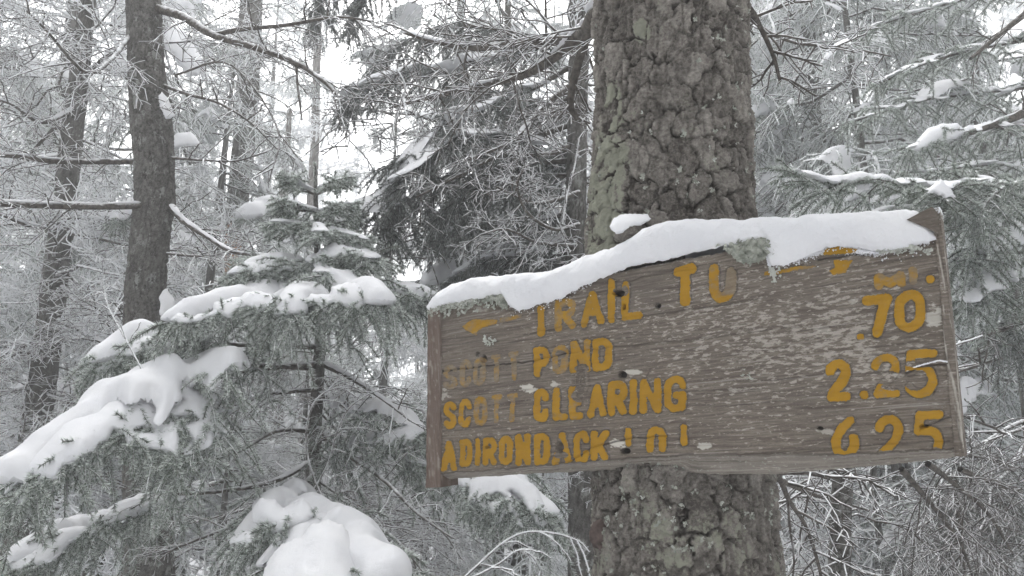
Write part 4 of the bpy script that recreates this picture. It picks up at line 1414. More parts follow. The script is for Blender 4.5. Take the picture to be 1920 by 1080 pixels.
def hand_limb(root, pts, r0, r1, frost=.5, twigs=10, tl=.25, sub=5, m=18, snow=0.0, name='dead_limb', sub2=0, tr=.0026):
    """a bare limb drawn through the given places, with its own side twigs; snow lies along its upper side"""
    P = px_path(pts, m)[None]
    g = Geo()
    tubes(g, P, taper(1, m, r0, r1), 8, 0, frost - .15)
    if twigs:
        P1, _ = spawn(P, twigs, .12, 1, 55, lambda t: tl * (1.1 - .6 * t), 7, .12, .55, .045)
        tubes(g, P1, taper(len(P1), 7, tr * 1.7, tr), 4, 0, frost)
        if sub:
            P2, _ = spawn(P1, sub, .15, 1, 55, lambda t: tl * .42 * (1.1 - .6 * t), 5, .12, .6, .045)
            tubes(g, P2, taper(len(P2), 5, tr, tr * .8), 3, 0, frost + .08)
            if sub2:
                P3, _ = spawn(P2, sub2, .2, 1, 55, lambda t: tl * .2, 3, .1, .5, .04)
                tubes(g, P3, taper(len(P3), 3, tr * .9, tr * .7), 3, 0, frost + .12)
    if snow:
        L = np.linalg.norm(np.diff(P[0], axis=0), axis=1).sum()
        tt = np.linspace(0, 1, int(L / .006))
        q, _ = along(P, np.zeros(len(tt), int), tt)
        rr = r0 + (r1 - r0) * tt
        off = rng.uniform(-1, 1, (3, len(tt))) * rr * .8
        pts3 = np.concatenate([q + np.stack([o_, o_ * .6, rr * .75], 1) for o_ in off])
        snow_pad(g, pts3, .006, 1.8, .16, snow, 1, sink=.2, keep=.45, seed=int(rng.integers(999)))
    b = P[0, 0]
    for k in range(len(g.V)):
        g.V[k] = g.V[k] - b
    return obj(name, g.mesh(name, [TWIG, SNOW]), root, b - np.array(root.location))


def hero_bough(root, pts, n1=22, l1=.28, n2=4, l2=.125, weep=.3, frost=.72, snow=None, label=None, upref=(0, -.35, .94), nl=.0175, wd=.0036, dens=820, ang=50, tipfade=.9, dark=False, m=14, r0=.011, t0=.1,
               band=None, st=(.12, .97), finger=.7, snowkw=None):
    P0 = px_path(pts, m)[None]
    g = Geo()
    tubes(g, P0, taper(1, m, r0, .004), 6, 0, .35)
    P1, t1 = spawn(P0, n1, t0, .99, ang, lambda t: l1 * (1.08 - t * tipfade) * np.minimum(1, .5 + t * 2), 7, .15 + weep * .35, .92, .04, upref)
    tubes(g, P1, taper(len(P1), 7, .0042, .0020), 4, 0, .45)
    P2, t2 = spawn(P1, n2, .12, .99, 47, lambda t: l2 * (1.15 - .5 * t), 5, .2 + weep * .55, .85, .04, upref)
    tubes(g, P2, taper(len(P2), 5, .0022, .0015), 3, 0, .45)
    if weep > .25:                              # shoots that hang from the underside
        P3, _ = spawn(P1, 1, .1, .95, 60, lambda t: l2 * 1.15, 5, .3, .0, .04, upref, lift=-1.0)
        tubes(g, P3, taper(len(P3), 5, .0022, .0015), 3, 0, .45)
        P2 = np.concatenate([P2, P3])
    f = (frost * .7, min(1.15, frost * 1.9))
    needles(g, P1, dens, nl, wd, 1, f, .45)
    needles(g, P2, dens, nl, wd, 1, f, .45)
    needles(g, P0, dens, nl, wd, 1, f, .45, t0=.45)
    b = P0[0, 0]
    for k in range(len(g.V)):
        g.V[k] = g.V[k] - b
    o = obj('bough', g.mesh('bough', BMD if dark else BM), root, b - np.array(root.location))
    if snow:
        kw = dict(cell=.0075, sig=1.5, thr=.35, thick=snow, mat=0, sink=.25, keep=.45, seed=int(rng.integers(999)), rough=.45, broad=4.0)
        kw.update(snowkw or {})
        band = l1 * .19 if band is None else band
        sp = []
        if band:
            LL = float(np.linalg.norm(np.diff(P0[0], axis=0), axis=1).sum())
            nl_ = max(4, int(LL * (st[1] - st[0]) / band * 2.1))
            tt = st[0] + (st[1] - st[0]) * (np.arange(nl_) + rng.random(nl_)) / nl_
            c, _ = along(P0, np.zeros(nl_, int), tt)
            if len(P1):
                near = np.argmin(np.abs(t1[None] - tt[:, None]) + .12 * rng.random((nl_, len(t1))), 1)
                cs, _ = along(P1, near, rng.uniform(.0, .5, nl_))
                k_ = rng.random(nl_) < .6
                c = np.where(k_[:, None], cs, c)
            rad = band * rng.uniform(.38, 1.0, nl_)
            m_ = int((band / kw['cell']) ** 2 * 3.6) + 8
            a, r = rng.uniform(0, 2 * math.pi, (nl_, m_)), np.sqrt(rng.random((nl_, m_))) * rad[:, None]
            q = c[:, None] + np.stack([np.cos(a) * r, np.sin(a) * r, 0 * r], -1)
            sp.append(q.reshape(-1, 3))
        n = int(len(P1) * l1 * 2600)
        ii = rng.integers(0, len(P1), n)
        tt = rng.random(n) * finger * (.5 + .5 * _h(ii, ii * 0, ii * 0, 4))
        q, _ = along(P1, ii, tt)
        q = q + rng.uniform(-1, 1, (n, 3)) * np.array([1, 1, 0]) * (.0140 * (1 - .5 * tt / finger))[:, None] + np.array([0, 0, .012])
        sp.append(q[(t1[ii] > st[0]) & (t1[ii] < st[1] + .02)])
        sp = np.concatenate(sp)
        gs = Geo()
        snow_pad(gs, sp, **kw)
        if gs.n:
            c = gs.points().mean(0) if label else b
            for k in range(len(gs.V)):
                gs.V[k] = gs.V[k] - c
            if label:
                tag(obj('snow_clump', gs.mesh('snow_clump', [SNOW]), None, c), label, 'snow')
            else:
                obj('snow_patch', gs.mesh('snow_patch', [SNOW]), o)
    return o, None


# ------------------------------------------------------------------ trees one can tell apart
PI = math.pi
uni = lambda a, b: (lambda: rng.uniform(a, b))

# B: the lichen covered trunk at the left with its bare limbs
B_ROWS = [(-120, 268, 30), (0, 269, 30), (120, 274, 32), (220, 283, 37), (300, 290, 35), (380, 291, 36), (420, 284, 34), (540, 272, 35), (620, 272, 38), (760, 274, 40)]
TB, BP, BR = tree_from_px('spruce_tree', 'crooked grey trunk with lichen and bare limbs left of the young snowy spruce', B_ROWS, 3.6, 8.5, 12, nt=130, nz=560)
hand_limb(TB, [(290, 15, 3.6), (345, 32, 3.5), (400, 66, 3.4), (475, 88, 3.3), (555, 118, 3.2), (610, 155, 3.1), (640, 188, 3.05)], .024, .006, .5, 10, .34, 5, sub2=3)
hand_limb(TB, [(400, 66, 3.4), (450, 55, 3.35), (530, 48, 3.2), (630, 32, 3.1), (700, 40, 3.0)], .014, .004, .5, 12, .30, 5, sub2=3)
hand_limb(TB, [(270, 303, 3.6), (190, 303, 3.5), (100, 302, 3.3), (40, 294, 3.2), (-40, 288, 3.1)], .016, .009, .5, 9, .30, 6, snow=.016, sub2=3)
hand_limb(TB, [(276, 385, 3.55), (200, 387, 3.4), (100, 386, 3.2), (0, 382, 3.0), (-60, 380, 2.95)], .017, .011, .46, 8, .28, 5, snow=.02, sub2=3)
hand_limb(TB, [(318, 385, 3.6), (345, 415, 3.5), (390, 445, 3.4), (435, 472, 3.3), (500, 480, 3.2)], .017, .005, .5, 10, .26, 5, snow=.018, sub2=3)
hand_limb(TB, [(300, 158, 3.6), (350, 176, 3.5), (410, 193, 3.4), (470, 230, 3.3), (520, 280, 3.2)], .010, .003, .48, 10, .25, 4)
hand_limb(TB, [(312, 295, 3.6), (380, 300, 3.55), (440, 302, 3.5), (500, 285, 3.45)], .008, .003, .52, 8, .22, 4)
hand_limb(TB, [(310, 475, 3.6), (380, 480, 3.5), (470, 470, 3.4)], .008, .003, .55, 9, .22, 4)
hand_limb(TB, [(255, 50, 3.6), (210, 110, 3.4), (160, 135, 3.2), (90, 60, 3.0), (50, 20, 2.9)], .012, .004, .6, 12, .3, 6, sub2=4)
hand_limb(TB, [(330, 140, 3.45), (430, 120, 3.3), (520, 240, 3.2), (505, 340, 3.1)], .006, .0025, .5, 8, .2, 4)
hand_limb(TB, [(555, 118, 3.2), (558, 160, 3.18), (566, 225, 3.15)], .006, .004, .5, 3, .08, 3)

# C: the leaning trunk at the far left
C_ROWS = [(-80, 170, 14), (40, 160, 15), (120, 152, 16), (250, 135, 19), (400, 120, 20), (520, 103, 22), (640, 90, 23), (760, 74, 24), (860, 60, 26), (1000, 40, 28)]
TC, CPx, CR = tree_from_px('spruce_tree', 'slim dark trunk leaning right at the far left with rimed dead limbs', C_ROWS, 4.6, 9, 13)
for pts, r, sn in (([(118, 430, 4.6), (60, 425, 4.3), (0, 402, 4.1), (-60, 385, 4.0)], .016, .028), ([(125, 435, 4.6), (190, 448, 4.4), (250, 462, 4.2), (330, 470, 4.0)], .014, .024),
                   ([(92, 650, 4.6), (50, 645, 4.4), (0, 668, 4.2), (-50, 690, 4.0)], .018, .02), ([(90, 690, 4.6), (40, 660, 4.5), (-30, 705, 4.4)], .013, .0),
                   ([(105, 600, 4.6), (150, 620, 4.4), (200, 645, 4.2), (250, 640, 4.0)], .014, .02), ([(112, 535, 4.6), (150, 570, 4.4), (200, 590, 4.1), (245, 585, 3.9)], .012, .02),
                   ([(118, 500, 4.6), (150, 540, 4.5), (190, 600, 4.4)], .012, 0), ([(85, 740, 4.6), (130, 755, 4.4), (190, 750, 4.2), (240, 760, 4.0)], .012, .018),
                   ([(80, 735, 4.6), (40, 730, 4.5), (-20, 750, 4.3)], .011, .014), ([(70, 800, 4.6), (30, 850, 4.3), (-30, 880, 4.1)], .016, .014),
                   ([(145, 200, 4.6), (80, 230, 4.3), (20, 195, 4.1), (-40, 180, 4.0)], .014, .03), ([(150, 140, 4.6), (200, 180, 4.3), (240, 230, 4.1)], .010, .0),
                   ([(155, 90, 4.6), (100, 60, 4.3), (60, 110, 4.1), (20, 130, 4.0)], .012, .0), ([(70, 760, 4.6), (110, 800, 4.4), (150, 860, 4.2)], .011, .0)):
    hand_limb(TC, pts, r, .004, .56, 12, .36, 6, snow=sn, sub2=3, tr=.003)
for _ in range(22):
    pass
whorls(TC, CPx, CR, 1.2, 5.2, 30, ['dead', 'dead', 'bare'], 1.0, .9, .15, -.1)

# D, E, F: trunks standing back in the gap
TD, DP, DR = tree_from_px('spruce_tree', 'straight mossy trunk with a torn reddish patch in the gap behind', [(-60, 474, 20), (100, 468, 20), (250, 460, 21), (400, 443, 19), (560, 437, 17), (800, 432, 18)], 7.8, 9, 14)
def red_patch():
    g = Geo()
    m, n = 26, 9
    f = np.linspace(0, 1, m)[:, None]
    a = np.linspace(-1.0, 1.0, n)[None] * (1 - .55 * np.abs(2 * f - 1) ** 3) + .12 * np.sin(f * 23)
    z = 2.95 - .95 * f + 0 * a
    z = np.interp(f, [0, 1], [at(440, 412, 7.8)[2], at(436, 552, 7.8)[2]]) + 0 * a
    cx, cy, r = np.interp(z, DP[:, 2], DP[:, 0]), np.interp(z, DP[:, 2], DP[:, 1]), np.interp(z, DP[:, 2], DR)
    r = r + .008 + .008 * (fbm(a * 3, z * 9, z * 0, 3, 4) - .5)
    X = np.stack([cx + np.sin(a * .9) * r, cy - np.cos(a * .9) * r, z], -1)
    g.add(X - np.array(TD.location), grid_faces(m, n)[:, ::-1], 0, 0)
    obj('torn_patch', g.mesh('torn_patch', [REDWOOD]), TD)
red_patch()
whorls(TD, DP, DR, 2.2, 8, 26, ['dead', 'bare', 'frosty'], 1.0, 1.0, .1, .1)
TE, EP, ER = tree_from_px('dead_snag', 'tall pale barkless snag rising behind the young snowy spruce', [(-60, 600, 6), (120, 594, 7), (280, 590, 8), (420, 582, 10), (700, 575, 12)], 11.0, 9.5, 15, BARK_PALE)
whorls(TE, EP, ER, 2.5, 8.5, 34, ['far_dead', 'far_dead', 'far'], 1.0, .8, .1, -.2)
TF, FP, FR = tree_from_px('dead_snag', 'thin broken topped snag against the white sky in the gap', [(205, 543, 4), (260, 540, 5), (330, 533, 8), (460, 527, 10), (700, 520, 12)], 10.0, 3.0, 16, BARK_PALE)
whorls(TF, FP, FR, 2.0, 5.3, 22, ['far_dead'], .9, .5, -.1, -.3)

# G: dark tree just behind the thick trunk, its limbs reach left
G_ROWS = [(-80, 1086, 18), (60, 1086, 18), (250, 1082, 18), (420, 1080, 19), (600, 1082, 21), (900, 1090, 25), (1080, 1092, 27)]
TG, GP, GR = tree_from_px('spruce_tree', 'dark hung spruce close behind the thick trunk, limbs reaching left', G_ROWS, 3.6, 9, 17)
hand_limb(MT, [(1205, -25, MY), (1122, 22, MY + .06), (1098, 58, 1.85), (1060, 74, 2.0), (990, 80, 2.2), (900, 90, 2.4), (830, 82, 2.55), (760, 62, 2.7)], .024, .006, .46, 14, .36, 6, snow=.022, sub2=3)
hand_limb(MT, [(1092, 62, 1.88), (1050, 100, 2.05), (985, 140, 2.3), (900, 162, 2.5), (830, 178, 2.7), (740, 200, 2.9)], .017, .005, .44, 16, .40, 6, snow=.018, sub2=3)
hand_limb(MT, [(1108, 50, 1.8), (1088, 105, 1.85), (1074, 160, 1.9), (1070, 200, 1.92), (1084, 224, 1.93)], .014, .008, .40, 5, .10, 3)
hand_limb(TG, [(1082, 150, 3.6), (1030, 190, 3.5), (990, 230, 3.4), (960, 265, 3.3), (880, 300, 3.2)], .016, .005, .45, 12, .3, 6, snow=.016, sub2=3)
hand_limb(TG, [(1078, 270, 3.6), (1020, 290, 3.5), (940, 292, 3.4), (860, 330, 3.3), (780, 370, 3.2)], .014, .005, .45, 12, .3, 6, sub2=3)
hand_limb(TG, [(1085, 360, 3.55), (1050, 372, 3.4), (1000, 380, 3.2), (930, 350, 3.1)], .012, .004, .5, 12, .26, 5, sub2=3)
hand_limb(TG, [(1085, 420, 3.55), (1040, 430, 3.3), (990, 400, 3.1), (970, 350, 3.0), (985, 310, 2.95)], .010, .003, .58, 11, .2, 5, sub2=3, tr=.0019)
hand_limb(TG, [(1080, 460, 3.55), (1010, 455, 3.3), (950, 430, 3.1), (900, 440, 3.0)], .010, .003, .55, 11, .22, 5, sub2=3, tr=.0019)
whorls(TG, GP, GR, 2.2, 3.6, 16, ['dead', 'bare'], .8, .8, .05, -.05)
for pts, L1, sn in (([(1078, 120, 3.7), (980, 175, 3.7), (860, 215, 3.6), (760, 300, 3.5), (700, 395, 3.4), (735, 450, 3.35)], .42, .026), ([(1078, 60, 3.7), (950, 100, 3.8), (820, 125, 3.8), (700, 150, 3.8), (650, 190, 3.8)], .36, .03),
                    ([(1080, 230, 3.7), (980, 260, 3.6), (880, 250, 3.5), (800, 290, 3.4), (745, 370, 3.3)], .40, .026), ([(1080, 330, 3.7), (990, 330, 3.6), (900, 350, 3.5), (820, 400, 3.4)], .30, .0),
                    ([(1082, 180, 3.7), (1010, 200, 3.9), (920, 170, 4.1), (840, 160, 4.2)], .36, .0), ([(1082, 400, 3.7), (1000, 410, 3.9), (900, 415, 4.1), (800, 450, 4.2)], .30, .05),
                    ([(1082, 440, 3.7), (1000, 470, 3.9), (930, 480, 4.0), (850, 520, 4.1)], .30, .05), ([(1082, 270, 3.7), (1020, 300, 4.0), (960, 320, 4.3)], .36, .0), ([(1084, 500, 3.7), (1020, 490, 3.9), (950, 500, 4.0)], .28, .0),
                    ([(1084, -70, 3.8), (900, -90, 4.0), (760, -70, 4.1), (690, -15, 4.1), (655, 60, 4.1)], .34, .0), ([(1084, -60, 3.8), (850, -130, 4.1), (690, -80, 4.2), (615, -20, 4.2), (590, 45, 4.2)], .30, .0),
                    ([(1082, 90, 3.7), (960, 60, 3.9), (840, 50, 4.0), (740, 90, 4.1), (690, 140, 4.1)], .34, .0), ([(1080, 300, 3.7), (960, 310, 3.7), (840, 330, 3.6), (740, 400, 3.5)], .36, .0)):
    hero_bough(TG, pts, n1=28, l1=L1, n2=5, l2=.14, weep=.9, frost=.24, snow=sn, dark=True, dens=800, nl=.017, wd=.0040, r0=.016, snowkw=dict(cell=.012))

# H: the young spruce under its load of snow
H_ROWS = [(312, 591, 2), (370, 592, 4), (470, 595, 6), (600, 602, 8), (680, 598, 11), (780, 592, 12), (860, 588, 14), (1000, 584, 15)]
TH, HP, HR = tree_from_px('young_spruce', 'young spruce bent under pillows of snow left of the sign', H_ROWS, 3.1, 2.0, 18, nt=28, nz=120, flare=1.5)
def leader():
    g = Geo()
    P = px_path([(596, 480, 3.1), (594, 420, 3.1), (592, 360, 3.1), (590, 306, 3.1)])[None]
    needles(g, P, 1900, .015, .0032, 1, (.5, 1.1), .7)
    tubes(g, P, taper(1, 14, .007, .004), 6, 0, .5)
    o = np.array(TH.location)
    for k in range(len(g.V)):
        g.V[k] = g.V[k] - o
    obj('leader', g.mesh('leader', BM), TH)
leader()
small = dict(n1=15, n2=4, l1=.13, l2=.065, weep=.1, frost=.75, band=.02, finger=.5)
for pts in ([(592, 365, 3.1), (560, 350, 3.08), (545, 335, 3.05)], [(592, 365, 3.1), (625, 350, 3.1), (640, 335, 3.12)], [(593, 400, 3.1), (560, 392, 3.0), (528, 380, 2.95)],
            [(593, 405, 3.1), (630, 395, 3.05), (660, 385, 3.0)], [(594, 430, 3.1), (550, 425, 3.0), (512, 418, 2.9)], [(594, 432, 3.1), (640, 440, 2.98), (690, 455, 2.9)], [(594, 425, 3.1), (600, 430, 2.95), (605, 440, 2.8)],
            [(594, 425, 3.1), (570, 410, 3.3), (540, 400, 3.4)], [(594, 425, 3.1), (640, 410, 3.3), (680, 405, 3.4)]):
    hero_bough(TH, pts, snow=.022, r0=.007, **small)
HB = [
    (dict(n1=15, l1=.20, snow=0.031), [(596, 490, 3.1), (545, 490, 3.0), (490, 500, 2.9), (438, 520, 2.82)], None),
    (dict(n1=14, l1=.18, snow=0.031), [(597, 480, 3.1), (640, 472, 3.0), (675, 475, 2.9), (700, 492, 2.85)], None),
    (dict(n1=10, l1=.16, snow=0.031), [(597, 490, 3.1), (600, 495, 2.9), (605, 515, 2.7)], None),
    (dict(n1=21, l1=.30, weep=.7, snow=0.053, band=0.060), [(600, 565, 3.1), (530, 555, 2.9), (450, 565, 2.72), (380, 585, 2.6), (318, 607, 2.5)], None),
    (dict(n1=18, l1=.27, weep=.8, snow=0.056, band=0.060), [(600, 565, 3.1), (580, 562, 2.85), (560, 568, 2.65), (545, 590, 2.5)], None),
    (dict(n1=18, l1=.27, weep=.8, snow=0.056, band=0.060), [(602, 560, 3.1), (640, 550, 2.85), (680, 553, 2.65), (720, 575, 2.5)], None),
    (dict(n1=17, l1=.24, weep=.4, snow=0.025), [(602, 555, 3.1), (680, 540, 3.1), (760, 543, 3.1), (815, 560, 3.1)], None),
    (dict(n1=12, l1=.22, snow=0.056), [(600, 555, 3.1), (580, 535, 3.3), (560, 520, 3.5)], None),
    (dict(n1=18, l1=.22, weep=.5, snow=0.062, band=0.056, st=(.45, .99)), [(600, 650, 3.1), (480, 648, 2.95), (330, 640, 2.75), (250, 650, 2.62), (165, 690, 2.5)], None),
    (dict(n1=17, l1=.26, weep=.6, snow=0.028, band=0.028), [(597, 740, 3.1), (680, 765, 2.95), (740, 780, 2.85), (790, 815, 2.8)], None),
    (dict(n1=15, l1=.24, weep=.5, snow=0.025, band=0.024), [(590, 820, 3.1), (680, 830, 2.95), (750, 850, 2.85), (800, 880, 2.8)], None),
    (dict(n1=26, l1=.36, l2=.14, weep=.7, snow=0.062, band=0.080, st=(.25, .99), upref=(-.2, -.68, .72), finger=.85), [(580, 690, 3.1), (470, 685, 2.8), (370, 695, 2.55), (270, 730, 2.4), (170, 785, 2.3), (80, 850, 2.2), (15, 910, 2.15)], None),
    (dict(n1=14, l1=.26, weep=.7, snow=0.031, band=0.024, st=(.2, .9)), [(420, 735, 2.7), (390, 790, 2.5), (360, 830, 2.4), (330, 880, 2.3)], None),
    (dict(n1=20, l1=.24, weep=.6, snow=0.062, band=0.068, st=(.1, .95), upref=(0, -.5, .85), finger=.8), [(530, 965, 2.7), (580, 975, 2.45), (640, 1015, 2.25), (690, 1060, 2.1), (740, 1100, 2.0)], None),
    (dict(n1=18, l1=.22, weep=.6, snow=0.062, band=0.064, st=(.1, .95), upref=(0, -.5, .85), finger=.8), [(640, 985, 2.5), (600, 1020, 2.3), (560, 1060, 2.15), (520, 1120, 2.05)], None),
    (dict(n1=12, l1=.19, weep=.5, snow=0.043, band=0.040, st=(.2, .99)), [(588, 890, 3.0), (545, 930, 2.7), (510, 950, 2.5), (455, 1010, 2.35)], None),
    (dict(n1=17, l1=.24, weep=.6, snow=0.037, band=0.048, st=(.3, .99), upref=(0.1, -.4, .9)), [(760, 860, 3.2), (850, 880, 2.9), (920, 897, 2.7), (980, 925, 2.55), (1030, 965, 2.45)], None),
    (dict(n1=14, l1=.22, weep=.5, snow=0.037, band=0.048), [(420, 900, 3.2), (330, 930, 3.0), (240, 955, 2.8), (170, 1000, 2.7)], None),
    (dict(n1=14, l1=.24, weep=.6, snow=0.043, band=0.048), [(300, 960, 3.0), (180, 990, 2.7), (90, 1020, 2.5), (20, 1060, 2.4)], None),
]
for kw, pts, lab in HB:
    hero_bough(TH, pts, label=lab, **kw)

MASSES = [
    ('broad snow blanket draped over the long bough drooping at the lower left', [(8, 930), (12, 890), (34, 868), (72, 836), (100, 800), (126, 778), (160, 768), (209, 744), (245, 731), (279, 725), (305, 724), (315, 715), (333, 707), (349, 714), (364, 729), (377, 739), (398, 735), (419, 739), (414, 750), (394, 753), (408, 775),
      (402, 790), (414, 812), (422, 822), (396, 815), (385, 838), (364, 838), (352, 812), (340, 812), (339, 845), (334, 866), (320, 852), (297, 845), (261, 841), (237, 832), (228, 815), (214, 806), (205, 826), (193, 832), (175, 848), (160, 863), (123, 876),
      (110, 897), (80, 912), (52, 934), (44, 944), (6, 958), (4, 950), (40, 922), (66, 896), (50, 894), (30, 910)], [(0, 2.1), (150, 2.22), (420, 2.5)], dict(T=.055, k=.9, w=34, holes=((332, 749, 13, 3.5), (346, 786, 20, 5), (268, 806, 9, 3)))),
    ('fat snow pillow cut by the bottom edge below the young spruce', [(480, 1140), (490, 1085), (505, 1045), (530, 1020), (562, 1008), (583, 984), (615, 975), (645, 984), (662, 1013), (676, 1030), (668, 1047), (684, 1062), (672, 1076), (690, 1095), (680, 1140)], [(480, 2.05), (700, 2.05)], dict(T=.05, k=.9, w=36, lump=.7)),
    ('knobbly snow lumps just above the fat snow pillow at the bottom', [(472, 952), (489, 933), (517, 938), (533, 952), (567, 936), (583, 947), (592, 969), (572, 985), (528, 1000), (500, 1013), (483, 1030), (456, 1026), (433, 1024), (431, 1008), (456, 997), (489, 997), (509, 989), (474, 980)], [(430, 2.25), (590, 2.25)], dict(T=.045, w=22)),
    ('lumpy snow bank along the widest left bough of the young spruce', [(319, 600), (333, 586), (361, 593), (397, 583), (403, 566), (422, 561), (450, 558), (461, 547), (483, 544), (511, 552), (526, 572), (520, 584), (500, 583), (483, 588), (461, 577), (444, 586), (428, 597), (400, 592), (378, 602), (344, 607)], [(319, 2.45), (526, 2.6)], dict(T=.045, w=20)),
    ('wide lumpy snow bank across the front of the young spruce stem', [(519, 574), (539, 558), (567, 562), (583, 552), (617, 552), (622, 536), (650, 530), (678, 533), (694, 552), (717, 568), (735, 588), (711, 582), (690, 570), (672, 586), (644, 576), (622, 571), (608, 588), (594, 570), (578, 573), (556, 586), (528, 588)], [(519, 2.55), (735, 2.55)], dict(T=.045, w=20)),
    ('pointed snow heap peeping up behind the young spruce snow banks', [(528, 560), (545, 540), (561, 524), (575, 527), (589, 536), (598, 552), (570, 568)], [(528, 2.85), (598, 2.85)], dict(T=.04, w=20)),
    ('rounded snow heap on the bough beneath the crooked trunk', [(158, 696), (172, 683), (206, 674), (222, 666), (228, 652), (239, 641), (267, 630), (300, 629), (328, 641), (340, 652), (361, 647), (383, 627), (397, 630), (389, 647), (367, 655), (339, 662), (328, 676), (308, 671), (304, 660), (267, 663), (239, 674), (211, 688), (189, 699)], [(158, 2.5), (397, 2.7)], dict(T=.05, w=22)),
    ('snow fingers on the bough under the left end of the sign', [(853, 905), (862, 880), (956, 884), (970, 895), (998, 907), (1009, 921), (1016, 939), (1030, 971), (1030, 982), (1016, 992), (1002, 982), (991, 957), (977, 936), (956, 921), (970, 943), (977, 971), (981, 989), (970, 984), (963, 964), (952, 962), (942, 975), (931, 989), (935, 967), (906, 957), (901, 977), (896, 950), (864, 945), (878, 929), (876, 916)], [(853, 2.5), (1030, 2.4)], dict(T=.035, k=1.0, w=18, holes=((933, 933, 11, 4),))),
    ('narrow snow shelf high on the left side of the young spruce', [(442, 506), (461, 491), (489, 496), (517, 491), (545, 496), (572, 498), (567, 509), (517, 509), (494, 512), (467, 518)], [(442, 2.8), (572, 2.9)], dict(T=.035, w=14)),
    ('small snow shelf right beneath the young spruce leader', [(578, 490), (600, 468), (625, 456), (650, 461), (690, 469), (680, 481), (640, 481), (610, 491)], [(578, 2.85), (690, 2.85)], dict(T=.035, w=14)),
    ('flat snow sheet on the bough reaching toward the sign corner', [(700, 541), (717, 523), (756, 530), (789, 533), (808, 541), (808, 556), (783, 558), (756, 553), (733, 548)], [(700, 2.95), (808, 3.0)], dict(T=.035, w=16)),
    ('ragged snow patch on the bough beside the sign end board', [(706, 826), (728, 808), (756, 799), (789, 797), (796, 808), (783, 820), (756, 838), (744, 826), (722, 843)], [(706, 2.75), (796, 2.75)], dict(T=.03, w=14)),
    ('flat snow strip under the long drooping bough at lower left', [(181, 974), (210, 956), (239, 947), (300, 940), (306, 949), (267, 964), (233, 981), (200, 984)], [(181, 2.5), (306, 2.6)], dict(T=.035, w=16)),
    ('snow heap in the bottom left corner among rimed twigs', [(11, 1058), (33, 1041), (72, 1024), (111, 991), (161, 986), (172, 1002), (133, 1019), (106, 1052), (72, 1069), (22, 1076)], [(11, 2.4), (172, 2.5)], dict(T=.04, w=18)),
    ('pointed snow heap above the right end of the sign', [(1736, 364), (1750, 345), (1765, 335), (1778, 350), (1792, 372), (1772, 370), (1754, 362)], [(1736, 2.45), (1792, 2.45)], dict(T=.035, w=16)),
    ('bright snow heap on the bough at the upper right edge', [(1695, 287), (1722, 262), (1740, 240), (1765, 232), (1795, 230), (1805, 240), (1840, 230), (1858, 225), (1866, 240), (1840, 252), (1812, 250), (1790, 260), (1760, 264), (1730, 281)], [(1695, 3.3), (1866, 3.5)], dict(T=.05, w=18)),
    ('long white snow tuft hanging right of the top of the crooked grey trunk', [(303, 62), (320, 48), (350, 60), (362, 85), (378, 105), (380, 125), (370, 142), (355, 145), (338, 125), (325, 110), (312, 95)], [(303, 4.8), (380, 4.8)], dict(T=.10, w=24)),
    ('white snow tuft left of the top of the crooked grey trunk', [(180, 122), (195, 98), (215, 88), (235, 92), (250, 110), (250, 142), (232, 146), (210, 138), (190, 131)], [(180, 4.9), (250, 4.9)], dict(T=.10, w=24)),
    ('small round snow tuft right of the middle of the crooked grey trunk', [(318, 266), (333, 250), (355, 247), (372, 258), (378, 276), (350, 273), (325, 279)], [(318, 4.2), (378, 4.2)], dict(T=.06, w=18)),
    ('snow wedged on the right side of the crooked trunk near its upper bend', [(294, 178), (304, 170), (318, 195), (328, 220), (312, 223), (300, 206)], [(294, 3.46), (328, 3.50)], dict(T=.03, w=12)),
    ('snow wedged against the foot of the crooked grey trunk', [(298, 560), (311, 540), (326, 560), (331, 590), (316, 602), (301, 590)], [(298, 3.46), (331, 3.52)], dict(T=.03, w=12)),
]
for lab, poly, Ys, kw in MASSES:
    snow_mass(lab, poly, Ys, parent=TH if max(y for _, y in Ys) < 3.1 and poly[0][0] < 1000 else None, **kw)
for pts, r, sn in (([(598, 682, 3.1), (520, 688, 2.95), (440, 700, 2.8), (360, 728, 2.65)], .013, .012), ([(600, 680, 3.1), (660, 710, 2.95), (720, 750, 2.8), (770, 790, 2.7)], .013, .014),
                   ([(598, 730, 3.1), (540, 735, 2.9), (480, 745, 2.75), (400, 800, 2.6)], .010, .008), ([(598, 735, 3.1), (650, 765, 2.95), (690, 800, 2.8)], .010, .008),
                   ([(594, 810, 3.1), (520, 808, 2.9), (440, 850, 2.7), (330, 880, 2.55)], .010, .0), ([(592, 800, 3.1), (650, 850, 2.9), (720, 900, 2.7), (780, 960, 2.6), (850, 1010, 2.5)], .012, .0),
                   ([(590, 860, 3.1), (520, 900, 2.8), (420, 920, 2.6), (300, 925, 2.5), (180, 905, 2.45)], .011, .006), ([(588, 900, 3.1), (500, 960, 2.8), (400, 1000, 2.6), (300, 1040, 2.5)], .010, .0),
                   ([(588, 920, 3.1), (660, 960, 2.8), (740, 1010, 2.6), (800, 1080, 2.5)], .010, .0), ([(588, 880, 3.1), (560, 920, 3.3), (440, 960, 3.4), (320, 990, 3.4)], .010, .0)):
    hand_limb(TH, pts, r, .003, .5, 9, .22, 5, snow=sn, sub2=2, tr=.0018)
whorls(TH, HP, HR, .8, 2.0, 46, ['fine'], .8, .65, .15, .1, ymin=3.2)


